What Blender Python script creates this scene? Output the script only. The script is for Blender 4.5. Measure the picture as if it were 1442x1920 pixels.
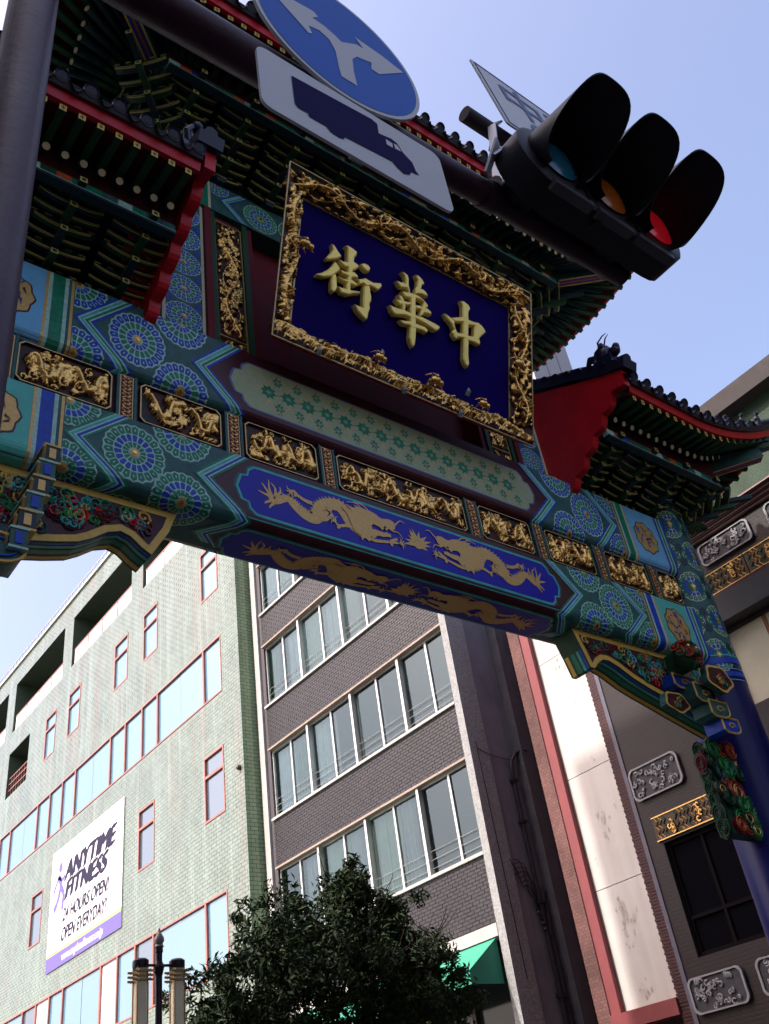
import bpy, math, random
import numpy as np
from mathutils import Matrix, Vector
random.seed(7)
for o in list(bpy.data.objects): bpy.data.objects.remove(o)
SC = bpy.context.scene
COL = SC.collection
PI = math.pi
R = math.radians

# ------------------------------------------------------------------ camera
cd = bpy.data.cameras.new('camera')
cam = bpy.data.objects.new('camera', cd); COL.objects.link(cam)
cd.sensor_fit = 'VERTICAL'; cd.sensor_height = 24.0; cd.sensor_width = 18.0
cd.lens = 24.0*1774.67/1920.0; cd.clip_start = 0.05; cd.clip_end = 2000
CM = Matrix(((0.7941962, -0.5930114, -0.1326268), (-0.2646758, -0.5340503, 0.8029552), (0.5469909, 0.6026008, 0.5810965)))
mw = Matrix((( CM[0][0], CM[1][0], -CM[2][0], 0.0), (CM[0][1], CM[1][1], -CM[2][1], 0.0), (CM[0][2], CM[1][2], -CM[2][2], 1.6), (0,0,0,1)))
cam.matrix_world = mw
SC.camera = cam

# ------------------------------------------------------------------ sky and sun
SUN_EL, SUN_AZ = 48.0, -72.0          # azimuth measured from +Y (along the street) towards +X
sd = Vector((math.sin(R(SUN_AZ))*math.cos(R(SUN_EL)), math.cos(R(SUN_AZ))*math.cos(R(SUN_EL)), math.sin(R(SUN_EL))))
W = bpy.data.worlds.new('World'); SC.world = W; W.use_nodes = True
wn = W.node_tree; wn.nodes.clear()
sky = wn.nodes.new('ShaderNodeTexSky'); sky.sky_type = 'NISHITA'; sky.sun_disc = False
sky.sun_elevation = R(SUN_EL); sky.sun_rotation = R(SUN_AZ)
sky.air_density = 1.0; sky.dust_density = 5.5; sky.ozone_density = 1.3
bg = wn.nodes.new('ShaderNodeBackground'); bg.inputs['Strength'].default_value = 0.15
wo = wn.nodes.new('ShaderNodeOutputWorld')
tn = wn.nodes.new('ShaderNodeVectorMath'); tn.operation = 'MULTIPLY'; tn.inputs[1].default_value = (1.10, 0.985, 1.0)   # the photograph's warm white balance
wn.links.new(sky.outputs[0], tn.inputs[0]); wn.links.new(tn.outputs[0], bg.inputs[0]); wn.links.new(bg.outputs[0], wo.inputs[0])
sl = bpy.data.lights.new('sun', 'SUN'); sl.energy = 2.0; sl.angle = R(0.5); sl.color = (1.0, 0.95, 0.87)
sun = bpy.data.objects.new('sun', sl); COL.objects.link(sun)
sun.rotation_euler = sd.to_track_quat('Z', 'Y').to_euler(); sun.location = (0, 0, 60)
SC.view_settings.view_transform = 'Standard'; SC.view_settings.look = 'None'
SC.view_settings.exposure = 1.45; SC.view_settings.gamma = 1.0; SC.view_settings.use_curve_mapping = False
try:
    SC.cycles.max_bounces = 8; SC.cycles.diffuse_bounces = 4
except Exception: pass

# ------------------------------------------------------------------ materials
MATS = {}
def mat(name, col, rough=0.6, metal=0.0, var=0.0, vscale=4.0, bump=0.0, bscale=30.0, spec=0.28, emit=None, coat=0.0, streak=0.0, streak_col=None):
    if name in MATS: return MATS[name]
    m = bpy.data.materials.new(name); m.use_nodes = True; MATS[name] = m
    nt = m.node_tree; b = nt.nodes['Principled BSDF']
    b.inputs['Base Color'].default_value = (*col, 1); b.inputs['Roughness'].default_value = rough
    b.inputs['Metallic'].default_value = metal; b.inputs['Specular IOR Level'].default_value = spec
    b.inputs['Coat Weight'].default_value = coat
    if spec < .1: b.inputs['IOR'].default_value = 1.15
    tc = nt.nodes.new('ShaderNodeTexCoord')
    last = None
    if var > 0:
        n = nt.nodes.new('ShaderNodeTexNoise'); n.inputs['Scale'].default_value = vscale; n.inputs['Detail'].default_value = 8
        n.inputs['Roughness'].default_value = 0.65
        nt.links.new(tc.outputs['Object'], n.inputs['Vector'])
        mp = nt.nodes.new('ShaderNodeMapRange'); mp.inputs[1].default_value = 0.3; mp.inputs[2].default_value = 0.7
        mp.inputs[3].default_value = 1-var; mp.inputs[4].default_value = 1+var
        nt.links.new(n.outputs[0], mp.inputs[0])
        mx = nt.nodes.new('ShaderNodeVectorMath'); mx.operation = 'SCALE'; mx.inputs[0].default_value = col
        nt.links.new(mp.outputs[0], mx.inputs['Scale']); last = mx.outputs[0]
        nt.links.new(last, b.inputs['Base Color'])
        mr = nt.nodes.new('ShaderNodeMapRange'); mr.inputs[3].default_value = max(0.05, rough-0.12); mr.inputs[4].default_value = min(1, rough+0.12)
        nt.links.new(n.outputs[0], mr.inputs[0]); nt.links.new(mr.outputs[0], b.inputs['Roughness'])
    if streak > 0:
        mapn = nt.nodes.new('ShaderNodeMapping'); mapn.inputs['Scale'].default_value = (2.2, 2.2, 0.12)
        nt.links.new(tc.outputs['Object'], mapn.inputs[0])
        n2 = nt.nodes.new('ShaderNodeTexNoise'); n2.inputs['Scale'].default_value = 1.6; n2.inputs['Detail'].default_value = 6
        nt.links.new(mapn.outputs[0], n2.inputs['Vector'])
        m2 = nt.nodes.new('ShaderNodeMapRange'); m2.inputs[1].default_value = 0.5; m2.inputs[2].default_value = 0.72
        m2.inputs[3].default_value = 0; m2.inputs[4].default_value = streak
        nt.links.new(n2.outputs[0], m2.inputs[0])
        mix = nt.nodes.new('ShaderNodeMix'); mix.data_type = 'RGBA'
        if last: nt.links.new(last, mix.inputs[6])
        else: mix.inputs[6].default_value = (*col, 1)
        sc_ = streak_col or tuple(c*0.45 for c in col)
        mix.inputs[7].default_value = (*sc_, 1)
        nt.links.new(m2.outputs[0], mix.inputs[0]); nt.links.new(mix.outputs[2], b.inputs['Base Color'])
    if bump > 0:
        n3 = nt.nodes.new('ShaderNodeTexNoise'); n3.inputs['Scale'].default_value = bscale; n3.inputs['Detail'].default_value = 6
        nt.links.new(tc.outputs['Object'], n3.inputs['Vector'])
        bp = nt.nodes.new('ShaderNodeBump'); bp.inputs['Strength'].default_value = bump; bp.inputs['Distance'].default_value = 0.02
        nt.links.new(n3.outputs[0], bp.inputs['Height']); nt.links.new(bp.outputs[0], b.inputs['Normal'])
    if emit:
        b.inputs['Emission Color'].default_value = (*emit[0], 1); b.inputs['Emission Strength'].default_value = emit[1]
    return m

def brickmat(name, c1, c2, mortar, bw, bh, msize, plane='X', rough=0.85, spec=0.03, bump=0.5, var=0.25, streak=0.0, streak_col=(0.2,0.12,0.07), offset=0.5, streak2=None):
    """bricks laid on a vertical wall; plane 'X' = wall facing -X (uses Y,Z), plane 'Y' = wall facing -Y (uses X,Z)"""
    if name in MATS: return MATS[name]
    m = bpy.data.materials.new(name); m.use_nodes = True; MATS[name] = m
    nt = m.node_tree; b = nt.nodes['Principled BSDF']; b.inputs['Roughness'].default_value = rough; b.inputs['Specular IOR Level'].default_value = spec
    if spec < .1: b.inputs['IOR'].default_value = 1.0
    tc = nt.nodes.new('ShaderNodeTexCoord'); sp = nt.nodes.new('ShaderNodeSeparateXYZ'); cb = nt.nodes.new('ShaderNodeCombineXYZ')
    nt.links.new(tc.outputs['Object'], sp.inputs[0])
    nt.links.new(sp.outputs[1 if plane == 'X' else 0], cb.inputs[0]); nt.links.new(sp.outputs[2], cb.inputs[1])
    br = nt.nodes.new('ShaderNodeTexBrick'); nt.links.new(cb.outputs[0], br.inputs['Vector'])
    br.inputs['Scale'].default_value = 1.0; br.inputs['Brick Width'].default_value = bw; br.inputs['Row Height'].default_value = bh
    br.inputs['Mortar Size'].default_value = msize; br.inputs['Mortar Smooth'].default_value = 0.2; br.offset = offset
    br.inputs['Color1'].default_value = (*c1, 1); br.inputs['Color2'].default_value = (*c2, 1); br.inputs['Mortar'].default_value = (*mortar, 1)
    n = nt.nodes.new('ShaderNodeTexNoise'); n.inputs['Scale'].default_value = 1.3; n.inputs['Detail'].default_value = 8
    nt.links.new(tc.outputs['Object'], n.inputs['Vector'])
    mp = nt.nodes.new('ShaderNodeMapRange'); mp.inputs[1].default_value = 0.3; mp.inputs[2].default_value = 0.7
    mp.inputs[3].default_value = 1-var; mp.inputs[4].default_value = 1+var; nt.links.new(n.outputs[0], mp.inputs[0])
    mx = nt.nodes.new('ShaderNodeVectorMath'); mx.operation = 'SCALE'
    nt.links.new(br.outputs[0], mx.inputs[0]); nt.links.new(mp.outputs[0], mx.inputs['Scale'])
    last = mx.outputs[0]
    k = 0
    for (st, scol, sx, seed) in ([(streak, streak_col, 2.0, 0)] if streak > 0 else []) + ([streak2] if streak2 else []):
        mapn = nt.nodes.new('ShaderNodeMapping'); mapn.inputs['Scale'].default_value = (sx, sx, 0.10); mapn.inputs['Location'].default_value = (seed, seed, 0)
        nt.links.new(tc.outputs['Object'], mapn.inputs[0])
        n2 = nt.nodes.new('ShaderNodeTexNoise'); n2.inputs['Scale'].default_value = 1.2; n2.inputs['Detail'].default_value = 7
        nt.links.new(mapn.outputs[0], n2.inputs['Vector'])
        m2 = nt.nodes.new('ShaderNodeMapRange'); m2.inputs[1].default_value = 0.5; m2.inputs[2].default_value = 0.7
        m2.inputs[3].default_value = 0; m2.inputs[4].default_value = st
        nt.links.new(n2.outputs[0], m2.inputs[0])
        mix = nt.nodes.new('ShaderNodeMix'); mix.data_type = 'RGBA'
        nt.links.new(last, mix.inputs[6]); mix.inputs[7].default_value = (*scol, 1)
        nt.links.new(m2.outputs[0], mix.inputs[0]); last = mix.outputs[2]
    nt.links.new(last, b.inputs['Base Color'])
    bp = nt.nodes.new('ShaderNodeBump'); bp.inputs['Strength'].default_value = bump; bp.inputs['Distance'].default_value = 0.01; bp.invert = True
    nt.links.new(br.outputs['Fac'], bp.inputs['Height']); nt.links.new(bp.outputs[0], b.inputs['Normal'])
    if spec < .1:                                   # unglazed brick: no sheen at all
        df = nt.nodes.new('ShaderNodeBsdfDiffuse'); nt.links.new(last, df.inputs['Color']); nt.links.new(bp.outputs[0], df.inputs['Normal'])
        nt.links.new(df.outputs[0], nt.nodes['Material Output'].inputs['Surface'])
    return m

def glassmat(name, col, rough=0.08, wave=0.0):
    if name in MATS: return MATS[name]
    m = bpy.data.materials.new(name); m.use_nodes = True; MATS[name] = m
    nt = m.node_tree; b = nt.nodes['Principled BSDF']
    b.inputs['Base Color'].default_value = (*col, 1); b.inputs['Roughness'].default_value = rough
    b.inputs['Specular IOR Level'].default_value = 1.0; b.inputs['Metallic'].default_value = 0.0; b.inputs['IOR'].default_value = 1.9
    tc = nt.nodes.new('ShaderNodeTexCoord')
    n = nt.nodes.new('ShaderNodeTexNoise'); n.inputs['Scale'].default_value = 0.8; nt.links.new(tc.outputs['Object'], n.inputs['Vector'])
    bp = nt.nodes.new('ShaderNodeBump'); bp.inputs['Strength'].default_value = 0.15; bp.inputs['Distance'].default_value = 0.02
    nt.links.new(n.outputs[0], bp.inputs['Height']); nt.links.new(bp.outputs[0], b.inputs['Normal'])
    return m

def clear_glass(name):
    if name in MATS: return MATS[name]
    m = bpy.data.materials.new(name); m.use_nodes = True; MATS[name] = m
    nt = m.node_tree; nt.nodes.clear()
    out = nt.nodes.new('ShaderNodeOutputMaterial'); mix = nt.nodes.new('ShaderNodeMixShader'); fr = nt.nodes.new('ShaderNodeFresnel')
    fr.inputs[0].default_value = 1.75
    t = nt.nodes.new('ShaderNodeBsdfTransparent'); t.inputs[0].default_value = (0.72, 0.82, 0.79, 1)
    g = nt.nodes.new('ShaderNodeBsdfGlossy'); g.inputs['Roughness'].default_value = 0.03; g.inputs['Color'].default_value = (0.80, 1.0, 1.0, 1)
    tc = nt.nodes.new('ShaderNodeTexCoord'); n = nt.nodes.new('ShaderNodeTexNoise'); n.inputs['Scale'].default_value = 0.7
    nt.links.new(tc.outputs['Object'], n.inputs['Vector'])
    bp = nt.nodes.new('ShaderNodeBump'); bp.inputs['Strength'].default_value = 0.12; bp.inputs['Distance'].default_value = 0.02
    nt.links.new(n.outputs[0], bp.inputs['Height']); nt.links.new(bp.outputs[0], g.inputs['Normal'])
    nt.links.new(fr.outputs[0], mix.inputs[0]); nt.links.new(t.outputs[0], mix.inputs[1]); nt.links.new(g.outputs[0], mix.inputs[2])
    nt.links.new(mix.outputs[0], out.inputs[0])
    return m

# painted timber of the gate
BLUE = mat('paint_blue', (0.010, 0.055, 0.42), 0.42, var=0.38, vscale=14)
DBLUE = mat('paint_deep_blue', (0.008, 0.030, 0.040), 0.45, var=0.2, vscale=10)
GREEN = mat('paint_green', (0.008, 0.19, 0.10), 0.42, var=0.38, vscale=14)
DGREEN = mat('paint_dark_green', (0.010, 0.060, 0.022), 0.5, var=0.25, vscale=12)
CYAN = mat('paint_turquoise', (0.06, 0.42, 0.40), 0.42, var=0.3, vscale=7)
LBLUE = mat('paint_sky_blue', (0.16, 0.46, 0.72), 0.42, var=0.12, vscale=6)
TURQ = mat('paint_sea_green', (0.09, 0.48, 0.40), 0.42, var=0.12, vscale=6)
CREAM = mat('paint_cream_line', (0.55, 0.56, 0.40), 0.45, var=0.15, vscale=20)
PALE = mat('paint_pale_green', (0.36, 0.60, 0.50), 0.45, var=0.28, vscale=20)
SLATE = mat('paint_slate', (0.030, 0.105, 0.10), 0.5, var=0.35, vscale=10)
MAROON = mat('paint_maroon', (0.060, 0.012, 0.016), 0.35, var=0.25, vscale=5)
RED = mat('paint_red', (0.50, 0.006, 0.016), 0.4, var=0.2, vscale=3)
DRED = mat('paint_dark_red', (0.13, 0.004, 0.010), 0.65, var=0.2, vscale=3)
YEL = mat('paint_ochre', (0.66, 0.42, 0.08), 0.45, var=0.15, vscale=8)
LINEY = mat('paint_line_yellow', (0.58, 0.50, 0.15), 0.45)
TAN = mat('paint_gold_flat', (0.60, 0.37, 0.12), 0.38, metal=0.25, var=0.15, vscale=30)
GREYG = mat('paint_grey_green', (0.32, 0.38, 0.22), 0.45, var=0.12, vscale=12)
ROYAL = mat('paint_royal_blue', (0.008, 0.004, 0.34), 0.4, var=0.15, vscale=6)
ORANGE = mat('paint_orange', (0.50, 0.10, 0.02), 0.45, var=0.2, vscale=8)
LGREEN = mat('paint_leaf_green', (0.03, 0.26, 0.06), 0.45, var=0.2, vscale=8)
GOLD = mat('gilt', (0.70, 0.41, 0.12), 0.24, metal=0.95, var=0.35, vscale=12, bump=0.25, bscale=50)
GOLDP = mat('gilt_letter', (1.0, 0.76, 0.20), 0.36, metal=0.25, var=0.08, vscale=6, bump=0.15, bscale=30)
GBACK = mat('carving_ground', (0.05, 0.010, 0.007), 0.5, var=0.4, vscale=15)
GBACKG = mat('carving_ground_green', (0.008, 0.022, 0.016), 0.5, var=0.3, vscale=15)
NAVY = mat('board_navy', (0.010, 0.004, 0.10), 0.55, var=0.12, vscale=2, spec=.08)
TILE = mat('glazed_tile', (0.010, 0.010, 0.034), 0.34, var=0.3, vscale=6, coat=0.08)
COLB = mat('column_blue', (0.006, 0.006, 0.080), 0.33, var=0.15, vscale=3, spec=.2)

# ------------------------------------------------------------------ mesh helpers
class MB:
    def __init__(s): s.v = []; s.f = []; s.m = []; s.mats = []
    def mi(s, m):
        if m not in s.mats: s.mats.append(m)
        return s.mats.index(m)
    def add(s, vs, fs, m):
        b = len(s.v); s.v += [tuple(p) for p in vs]; k = s.mi(m)
        for f in fs: s.f.append(tuple(b+i for i in f)); s.m.append(k)
    def box(s, x0, x1, y0, y1, z0, z1, m):
        if x0 > x1: x0, x1 = x1, x0
        if y0 > y1: y0, y1 = y1, y0
        s.add([(x0,y0,z0),(x1,y0,z0),(x1,y1,z0),(x0,y1,z0),(x0,y0,z1),(x1,y0,z1),(x1,y1,z1),(x0,y1,z1)],
              [(0,3,2,1),(4,5,6,7),(0,1,5,4),(1,2,6,5),(2,3,7,6),(3,0,4,7)], m)
    def obox(s, c, ax, ay, az, m):
        c, ax, ay, az = Vector(c), Vector(ax), Vector(ay), Vector(az)
        vs = [c+sx*ax+sy*ay+sz*az for sz in (-1,1) for sy in (-1,1) for sx in (-1,1)]
        s.add(vs, [(0,2,3,1),(4,5,7,6),(0,1,5,4),(1,3,7,5),(3,2,6,7),(2,0,4,6)], m)
    def bar(s, a, b, w, h, m, up=(0,0,1)):
        a, b = Vector(a), Vector(b); d = b-a; L = d.length
        if L < 1e-6: return
        d.normalize(); x = d.cross(Vector(up))
        if x.length < 1e-4: x = d.cross(Vector((1,0,0)))
        x.normalize(); z = x.cross(d)
        s.obox((a+b)/2, x*w/2, d*L/2, z*h/2, m)
    def tube(s, pts, r, m, n=8, cap=True):
        pts = [Vector(p) for p in pts]; N = len(pts)
        rr = r if isinstance(r, (list, tuple)) else [r]*N
        rings = []; prev = None
        for i, p in enumerate(pts):
            d = (pts[min(i+1, N-1)]-pts[max(i-1, 0)])
            if d.length < 1e-9: d = Vector((0,0,1))
            d.normalize()
            if prev is None:
                x = d.cross(Vector((0,0,1)))
                if x.length < 0.05: x = d.cross(Vector((1,0,0)))
            else: x = prev - d*prev.dot(d)
            x.normalize(); prev = x; y = d.cross(x)
            rings.append([p+(x*math.cos(2*PI*k/n)+y*math.sin(2*PI*k/n))*rr[i] for k in range(n)])
        vs = [q for rg in rings for q in rg]
        fs = [(i*n+k, i*n+(k+1) % n, (i+1)*n+(k+1) % n, (i+1)*n+k) for i in range(N-1) for k in range(n)]
        if cap: fs += [tuple(range(n))[::-1], tuple((N-1)*n+k for k in range(n))]
        s.add(vs, fs, m)
    def prism(s, poly, fn, h0, h1, m, mside=None):
        """poly in (u,v); fn(u,v,h)->xyz"""
        n = len(poly); a = [fn(u, v, h0) for u, v in poly]; b = [fn(u, v, h1) for u, v in poly]
        s.add(b, [tuple(range(n))], m); s.add(a, [tuple(range(n))[::-1]], mside or m)
        s.add(a+b, [(i, (i+1) % n, n+(i+1) % n, n+i) for i in range(n)], mside or m)
    def ball(s, c, r, m, nu=10, nv=6, sc=(1,1,1)):
        vs = []; fs = []
        for j in range(nv+1):
            t = PI*j/nv
            for i in range(nu):
                p = 2*PI*i/nu
                vs.append((c[0]+r*sc[0]*math.sin(t)*math.cos(p), c[1]+r*sc[1]*math.sin(t)*math.sin(p), c[2]+r*sc[2]*math.cos(t)))
        for j in range(nv):
            for i in range(nu): fs.append((j*nu+i, (j+1)*nu+i, (j+1)*nu+(i+1) % nu, j*nu+(i+1) % nu))
        s.add(vs, fs, m)
    def lathe(s, c, prof, m, n=16):
        vs = [(c[0]+r*math.cos(2*PI*k/n), c[1]+r*math.sin(2*PI*k/n), c[2]+z) for r, z in prof for k in range(n)]
        fs = [(i*n+k, i*n+(k+1) % n, (i+1)*n+(k+1) % n, (i+1)*n+k) for i in range(len(prof)-1) for k in range(n)]
        s.add(vs, fs, m)
    def build(s, name, parent=None, smooth=False, fix=True, bevel=0):
        me = bpy.data.meshes.new(name); me.from_pydata(s.v, [], s.f)
        for m in s.mats: me.materials.append(m)
        me.polygons.foreach_set('material_index', s.m)
        if smooth: me.polygons.foreach_set('use_smooth', [True]*len(s.f))
        me.update()
        if fix:
            import bmesh
            bm = bmesh.new(); bm.from_mesh(me); bmesh.ops.recalc_face_normals(bm, faces=bm.faces); bm.to_mesh(me); bm.free()
        if smooth:
            try: me.set_sharp_from_angle(angle=R(40))
            except Exception: pass
        o = bpy.data.objects.new(name, me); COL.objects.link(o)
        if parent is not None: o.parent = parent
        if bevel:
            bv = o.modifiers.new('bevel', 'BEVEL'); bv.width = bevel; bv.segments = 2; bv.limit_method = 'ANGLE'
        return o
def empty(name, loc=(0,0,0), parent=None):
    o = bpy.data.objects.new(name, None); COL.objects.link(o); o.location = loc; o.empty_display_size = 0.2
    if parent is not None: o.parent = parent
    return o
def tag(o, label, cat, group=None):
    o['label'] = label; o['category'] = cat
    if group: o['group'] = group
    return o
def struct(o): o['kind'] = 'structure'; return o
def inst(src, name, parent, mw):
    o = src.copy() if False else bpy.data.objects.new(name, src.data)
    COL.objects.link(o); o.parent = parent; o.matrix_world = mw
    return o
def basis(a, b, up=(0,0,1), sx=1, sz=1, stretch=True):
    """matrix taking the unit +Y segment onto a->b"""
    a, b = Vector(a), Vector(b); d = b-a; L = d.length; y = d.normalized()
    x = y.cross(Vector(up)).normalized(); z = x.cross(y)
    m = Matrix.Identity(4)
    for i in range(3): m[i][0] = x[i]*sx; m[i][1] = y[i]*(L if stretch else 1); m[i][2] = z[i]*sz; m[i][3] = a[i]
    return m

CH_STREET=(((-1.489,1.603),(-1.441,1.6),(-1.389,1.546),(-1.325,1.487),(-1.35,1.454),(-1.41,1.401),(-1.537,1.329),(-1.558,1.35),(-1.499,1.443),(-1.467,1.523)),((-1.418,1.364),(-1.373,1.332),(-1.33,1.29),(-1.35,1.241),(-1.4,1.177),(-1.472,1.103),(-1.567,1.046),(-1.673,1.026),(-1.675,1.048),(-1.595,1.105),(-1.51,1.194),(-1.455,1.276)),((-1.444,1.148),(-1.392,1.181),(-1.37,1.106),(-1.353,0.989),(-1.372,0.934),(-1.408,0.891),(-1.445,0.916),(-1.454,1.027)),((-1.287,1.671),(-1.241,1.703),(-1.159,1.696),(-1.091,1.669),(-1.096,1.622),(-1.125,1.567),(-1.129,1.508),(-1.138,1.296),(-1.153,1.17),(-1.152,1.038),(-1.141,0.996),(-1.185,0.952),(-1.218,0.968),(-1.228,1.096),(-1.213,1.22),(-1.214,1.339),(-1.23,1.45),(-1.245,1.652)),((-1.364,1.423),(-1.3,1.423),(-1.222,1.45),(-1.129,1.501),(-1.071,1.489),(-1.044,1.454),(-1.119,1.369),(-1.167,1.361),(-1.215,1.362),(-1.287,1.358),(-1.328,1.377)),((-1.337,1.279),(-1.258,1.285),(-1.179,1.308),(-1.118,1.346),(-1.059,1.319),(-1.048,1.276),(-1.088,1.265),(-1.174,1.231),(-1.238,1.232),(-1.301,1.233)),((-1.359,1.165),(-1.296,1.165),(-1.218,1.179),(-1.141,1.216),(-1.041,1.176),(-1.079,1.143),(-1.167,1.132),(-1.23,1.126),(-1.317,1.131)),((-1.355,1.012),(-1.285,1.022),(-1.223,1.035),(-1.129,1.056),(-1.003,1.096),(-1.001,1.065),(-1.125,1.0),(-1.185,0.956),(-1.295,0.94),(-1.329,0.978)),((-1.031,1.509),(-0.968,1.556),(-0.911,1.56),(-0.871,1.523),(-0.88,1.466),(-0.928,1.446),(-0.979,1.462)),((-1.055,1.265),(-1.0,1.291),(-0.937,1.337),(-0.871,1.329),(-0.805,1.329),(-0.69,1.375),(-0.667,1.345),(-0.685,1.297),(-0.732,1.238),(-0.783,1.251),(-0.849,1.251),(-0.913,1.221),(-0.964,1.237),(-1.026,1.199)),((-0.954,1.21),(-0.865,1.244),(-0.843,1.151),(-0.823,1.089),(-0.827,1.024),(-0.848,0.975),(-0.836,0.91),(-0.856,0.839),(-0.866,0.749),(-0.888,0.716),(-0.954,0.74),(-1.03,0.784),(-1.083,0.864),(-1.028,0.87),(-0.947,0.875),(-0.956,1.004)))
CH_HUA=(((-0.359,1.721),(-0.305,1.736),(-0.25,1.718),(-0.224,1.671),(-0.22,1.57),(-0.191,1.467),(-0.222,1.445),(-0.248,1.513),(-0.288,1.524),(-0.284,1.62),(-0.303,1.678)),((-0.431,1.543),(-0.366,1.552),(-0.313,1.57),(-0.258,1.559),(-0.232,1.506),(-0.278,1.491),(-0.362,1.466),(-0.402,1.498)),((-0.119,1.789),(-0.064,1.801),(0.002,1.772),(0.048,1.712),(0.005,1.677),(-0.001,1.63),(-0.029,1.528),(-0.113,1.474),(-0.109,1.549),(-0.087,1.604),(-0.076,1.72)),((-0.039,1.597),(0.023,1.619),(0.081,1.594),(0.115,1.536),(0.059,1.525),(-0.005,1.524),(-0.059,1.499)),((-0.34,1.419),(-0.276,1.434),(-0.207,1.459),(-0.113,1.474),(-0.034,1.474),(0.046,1.452),(0.12,1.398),(0.113,1.351),(0.066,1.33),(0.018,1.344),(0.039,1.412),(-0.017,1.423),(-0.095,1.409),(-0.172,1.374),(-0.233,1.36),(-0.295,1.353)),((-0.182,1.434),(-0.105,1.47),(-0.09,1.295),(-0.081,1.083),(-0.068,0.946),(-0.07,0.804),(-0.08,0.687),(-0.108,0.634),(-0.14,0.655),(-0.183,0.756),(-0.174,0.9),(-0.183,1.109),(-0.184,1.289)),((-0.443,1.245),(-0.382,1.255),(-0.322,1.283),(-0.261,1.289),(-0.169,1.31),(-0.167,1.267),(-0.266,1.222),(-0.371,1.188),(-0.418,1.217)),((-0.401,1.332),(-0.348,1.343),(-0.308,1.311),(-0.267,1.257),(-0.262,1.145),(-0.314,1.114),(-0.327,1.216),(-0.368,1.269)),((-0.098,1.306),(-0.029,1.33),(0.035,1.33),(0.114,1.344),(0.179,1.315),(0.18,1.264),(0.117,1.258),(0.054,1.237),(-0.018,1.27),(-0.096,1.249)),((0.025,1.362),(0.089,1.376),(0.054,1.23),(0.009,1.173),(-0.022,1.167),(-0.002,1.262)),((-0.526,1.111),(-0.466,1.11),(-0.368,1.126),(-0.262,1.145),(-0.161,1.14),(-0.069,1.153),(0.033,1.169),(0.136,1.165),(0.248,1.163),(0.337,1.144),(0.323,1.094),(0.26,1.045),(0.155,1.065),(0.044,1.081),(-0.066,1.083),(-0.158,1.063),(-0.251,1.065),(-0.341,1.032),(-0.437,0.996),(-0.491,1.028)),((-0.356,0.954),(-0.269,0.978),(-0.186,1.008),(-0.079,1.02),(-0.001,1.025),(0.078,1.031),(0.134,0.991),(0.104,0.942),(0.033,0.954),(-0.067,0.932),(-0.152,0.917),(-0.199,0.939),(-0.281,0.91),(-0.32,0.921)))
CH_ZHONG=(((0.703,1.745),(0.768,1.768),(0.856,1.744),(0.893,1.696),(0.864,1.637),(0.858,1.557),(0.866,1.497),(0.863,1.241),(0.872,1.119),(0.868,0.931),(0.884,0.783),(0.853,0.715),(0.807,0.746),(0.77,0.817),(0.773,1.077),(0.762,1.261),(0.76,1.386),(0.743,1.506),(0.741,1.665)),((0.413,1.403),(0.469,1.403),(0.533,1.387),(0.604,1.356),(0.605,1.306),(0.628,1.24),(0.657,1.197),(0.665,1.119),(0.645,1.073),(0.595,1.102),(0.566,1.157),(0.593,1.219),(0.549,1.281),(0.471,1.328),(0.428,1.366)),((0.533,1.384),(0.638,1.44),(0.744,1.494),(0.874,1.5),(0.961,1.507),(1.071,1.529),(1.035,1.456),(0.962,1.437),(0.868,1.408),(0.76,1.411),(0.604,1.349)),((1.034,1.52),(1.101,1.517),(1.153,1.481),(1.191,1.433),(1.146,1.376),(1.081,1.296),(1.052,1.233),(1.082,1.182),(1.052,1.158),(0.987,1.168),(0.95,1.215),(0.964,1.284),(0.969,1.427)),((0.594,1.169),(0.657,1.197),(0.763,1.23),(0.863,1.235),(0.964,1.259),(1.074,1.255),(1.082,1.176),(0.965,1.165),(0.871,1.15),(0.764,1.149),(0.679,1.125),(0.623,1.107)))
ARROW=((1.178,5.549),(1.33,5.401),(1.349,5.417),(1.336,5.467),(1.392,5.488),(1.438,5.462),(1.461,5.398),(1.462,5.268),(1.467,5.208),(1.545,5.21),(1.542,5.317),(1.55,5.421),(1.579,5.469),(1.661,5.502),(1.652,5.444),(1.693,5.441),(1.854,5.611),(1.745,5.637),(1.594,5.646),(1.631,5.587),(1.592,5.582),(1.506,5.513),(1.472,5.537),(1.425,5.557),(1.364,5.562),(1.399,5.606),(1.377,5.628),(1.346,5.624),(1.279,5.609))
TRUCK=((1.211,4.967),(1.586,5.009),(1.612,4.997),(1.608,4.93),(1.673,4.947),(1.7,4.94),(1.723,4.892),(1.763,4.858),(1.771,4.808),(1.786,4.792),(1.745,4.783),(1.729,4.753),(1.699,4.738),(1.667,4.755),(1.651,4.778),(1.424,4.752),(1.418,4.733),(1.395,4.723),(1.358,4.728),(1.342,4.75),(1.266,4.747),(1.265,4.768),(1.222,4.762),(1.209,4.782),(1.21,4.889))
TRUCKWIN=(((1.638,4.913),(1.671,4.911),(1.668,4.878),(1.637,4.877)),((1.679,4.918),(1.696,4.918),(1.712,4.888),(1.68,4.883)))
DRAGON=((4.479,7.802,0.026),(4.524,7.787,0.089),(4.585,7.738,0.105),(4.742,7.832,0.121),(4.849,7.758,0.152),(4.957,7.683,0.168),(5.092,7.68,0.199),(5.187,7.829,0.252),(5.257,7.919,0.199),(5.424,7.967,0.22),(5.538,7.893,0.262),(5.625,7.776,0.288),(5.782,7.711,0.301),(5.959,7.767,0.249),(6.084,7.869,0.21),(6.238,7.939,0.131))
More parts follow.
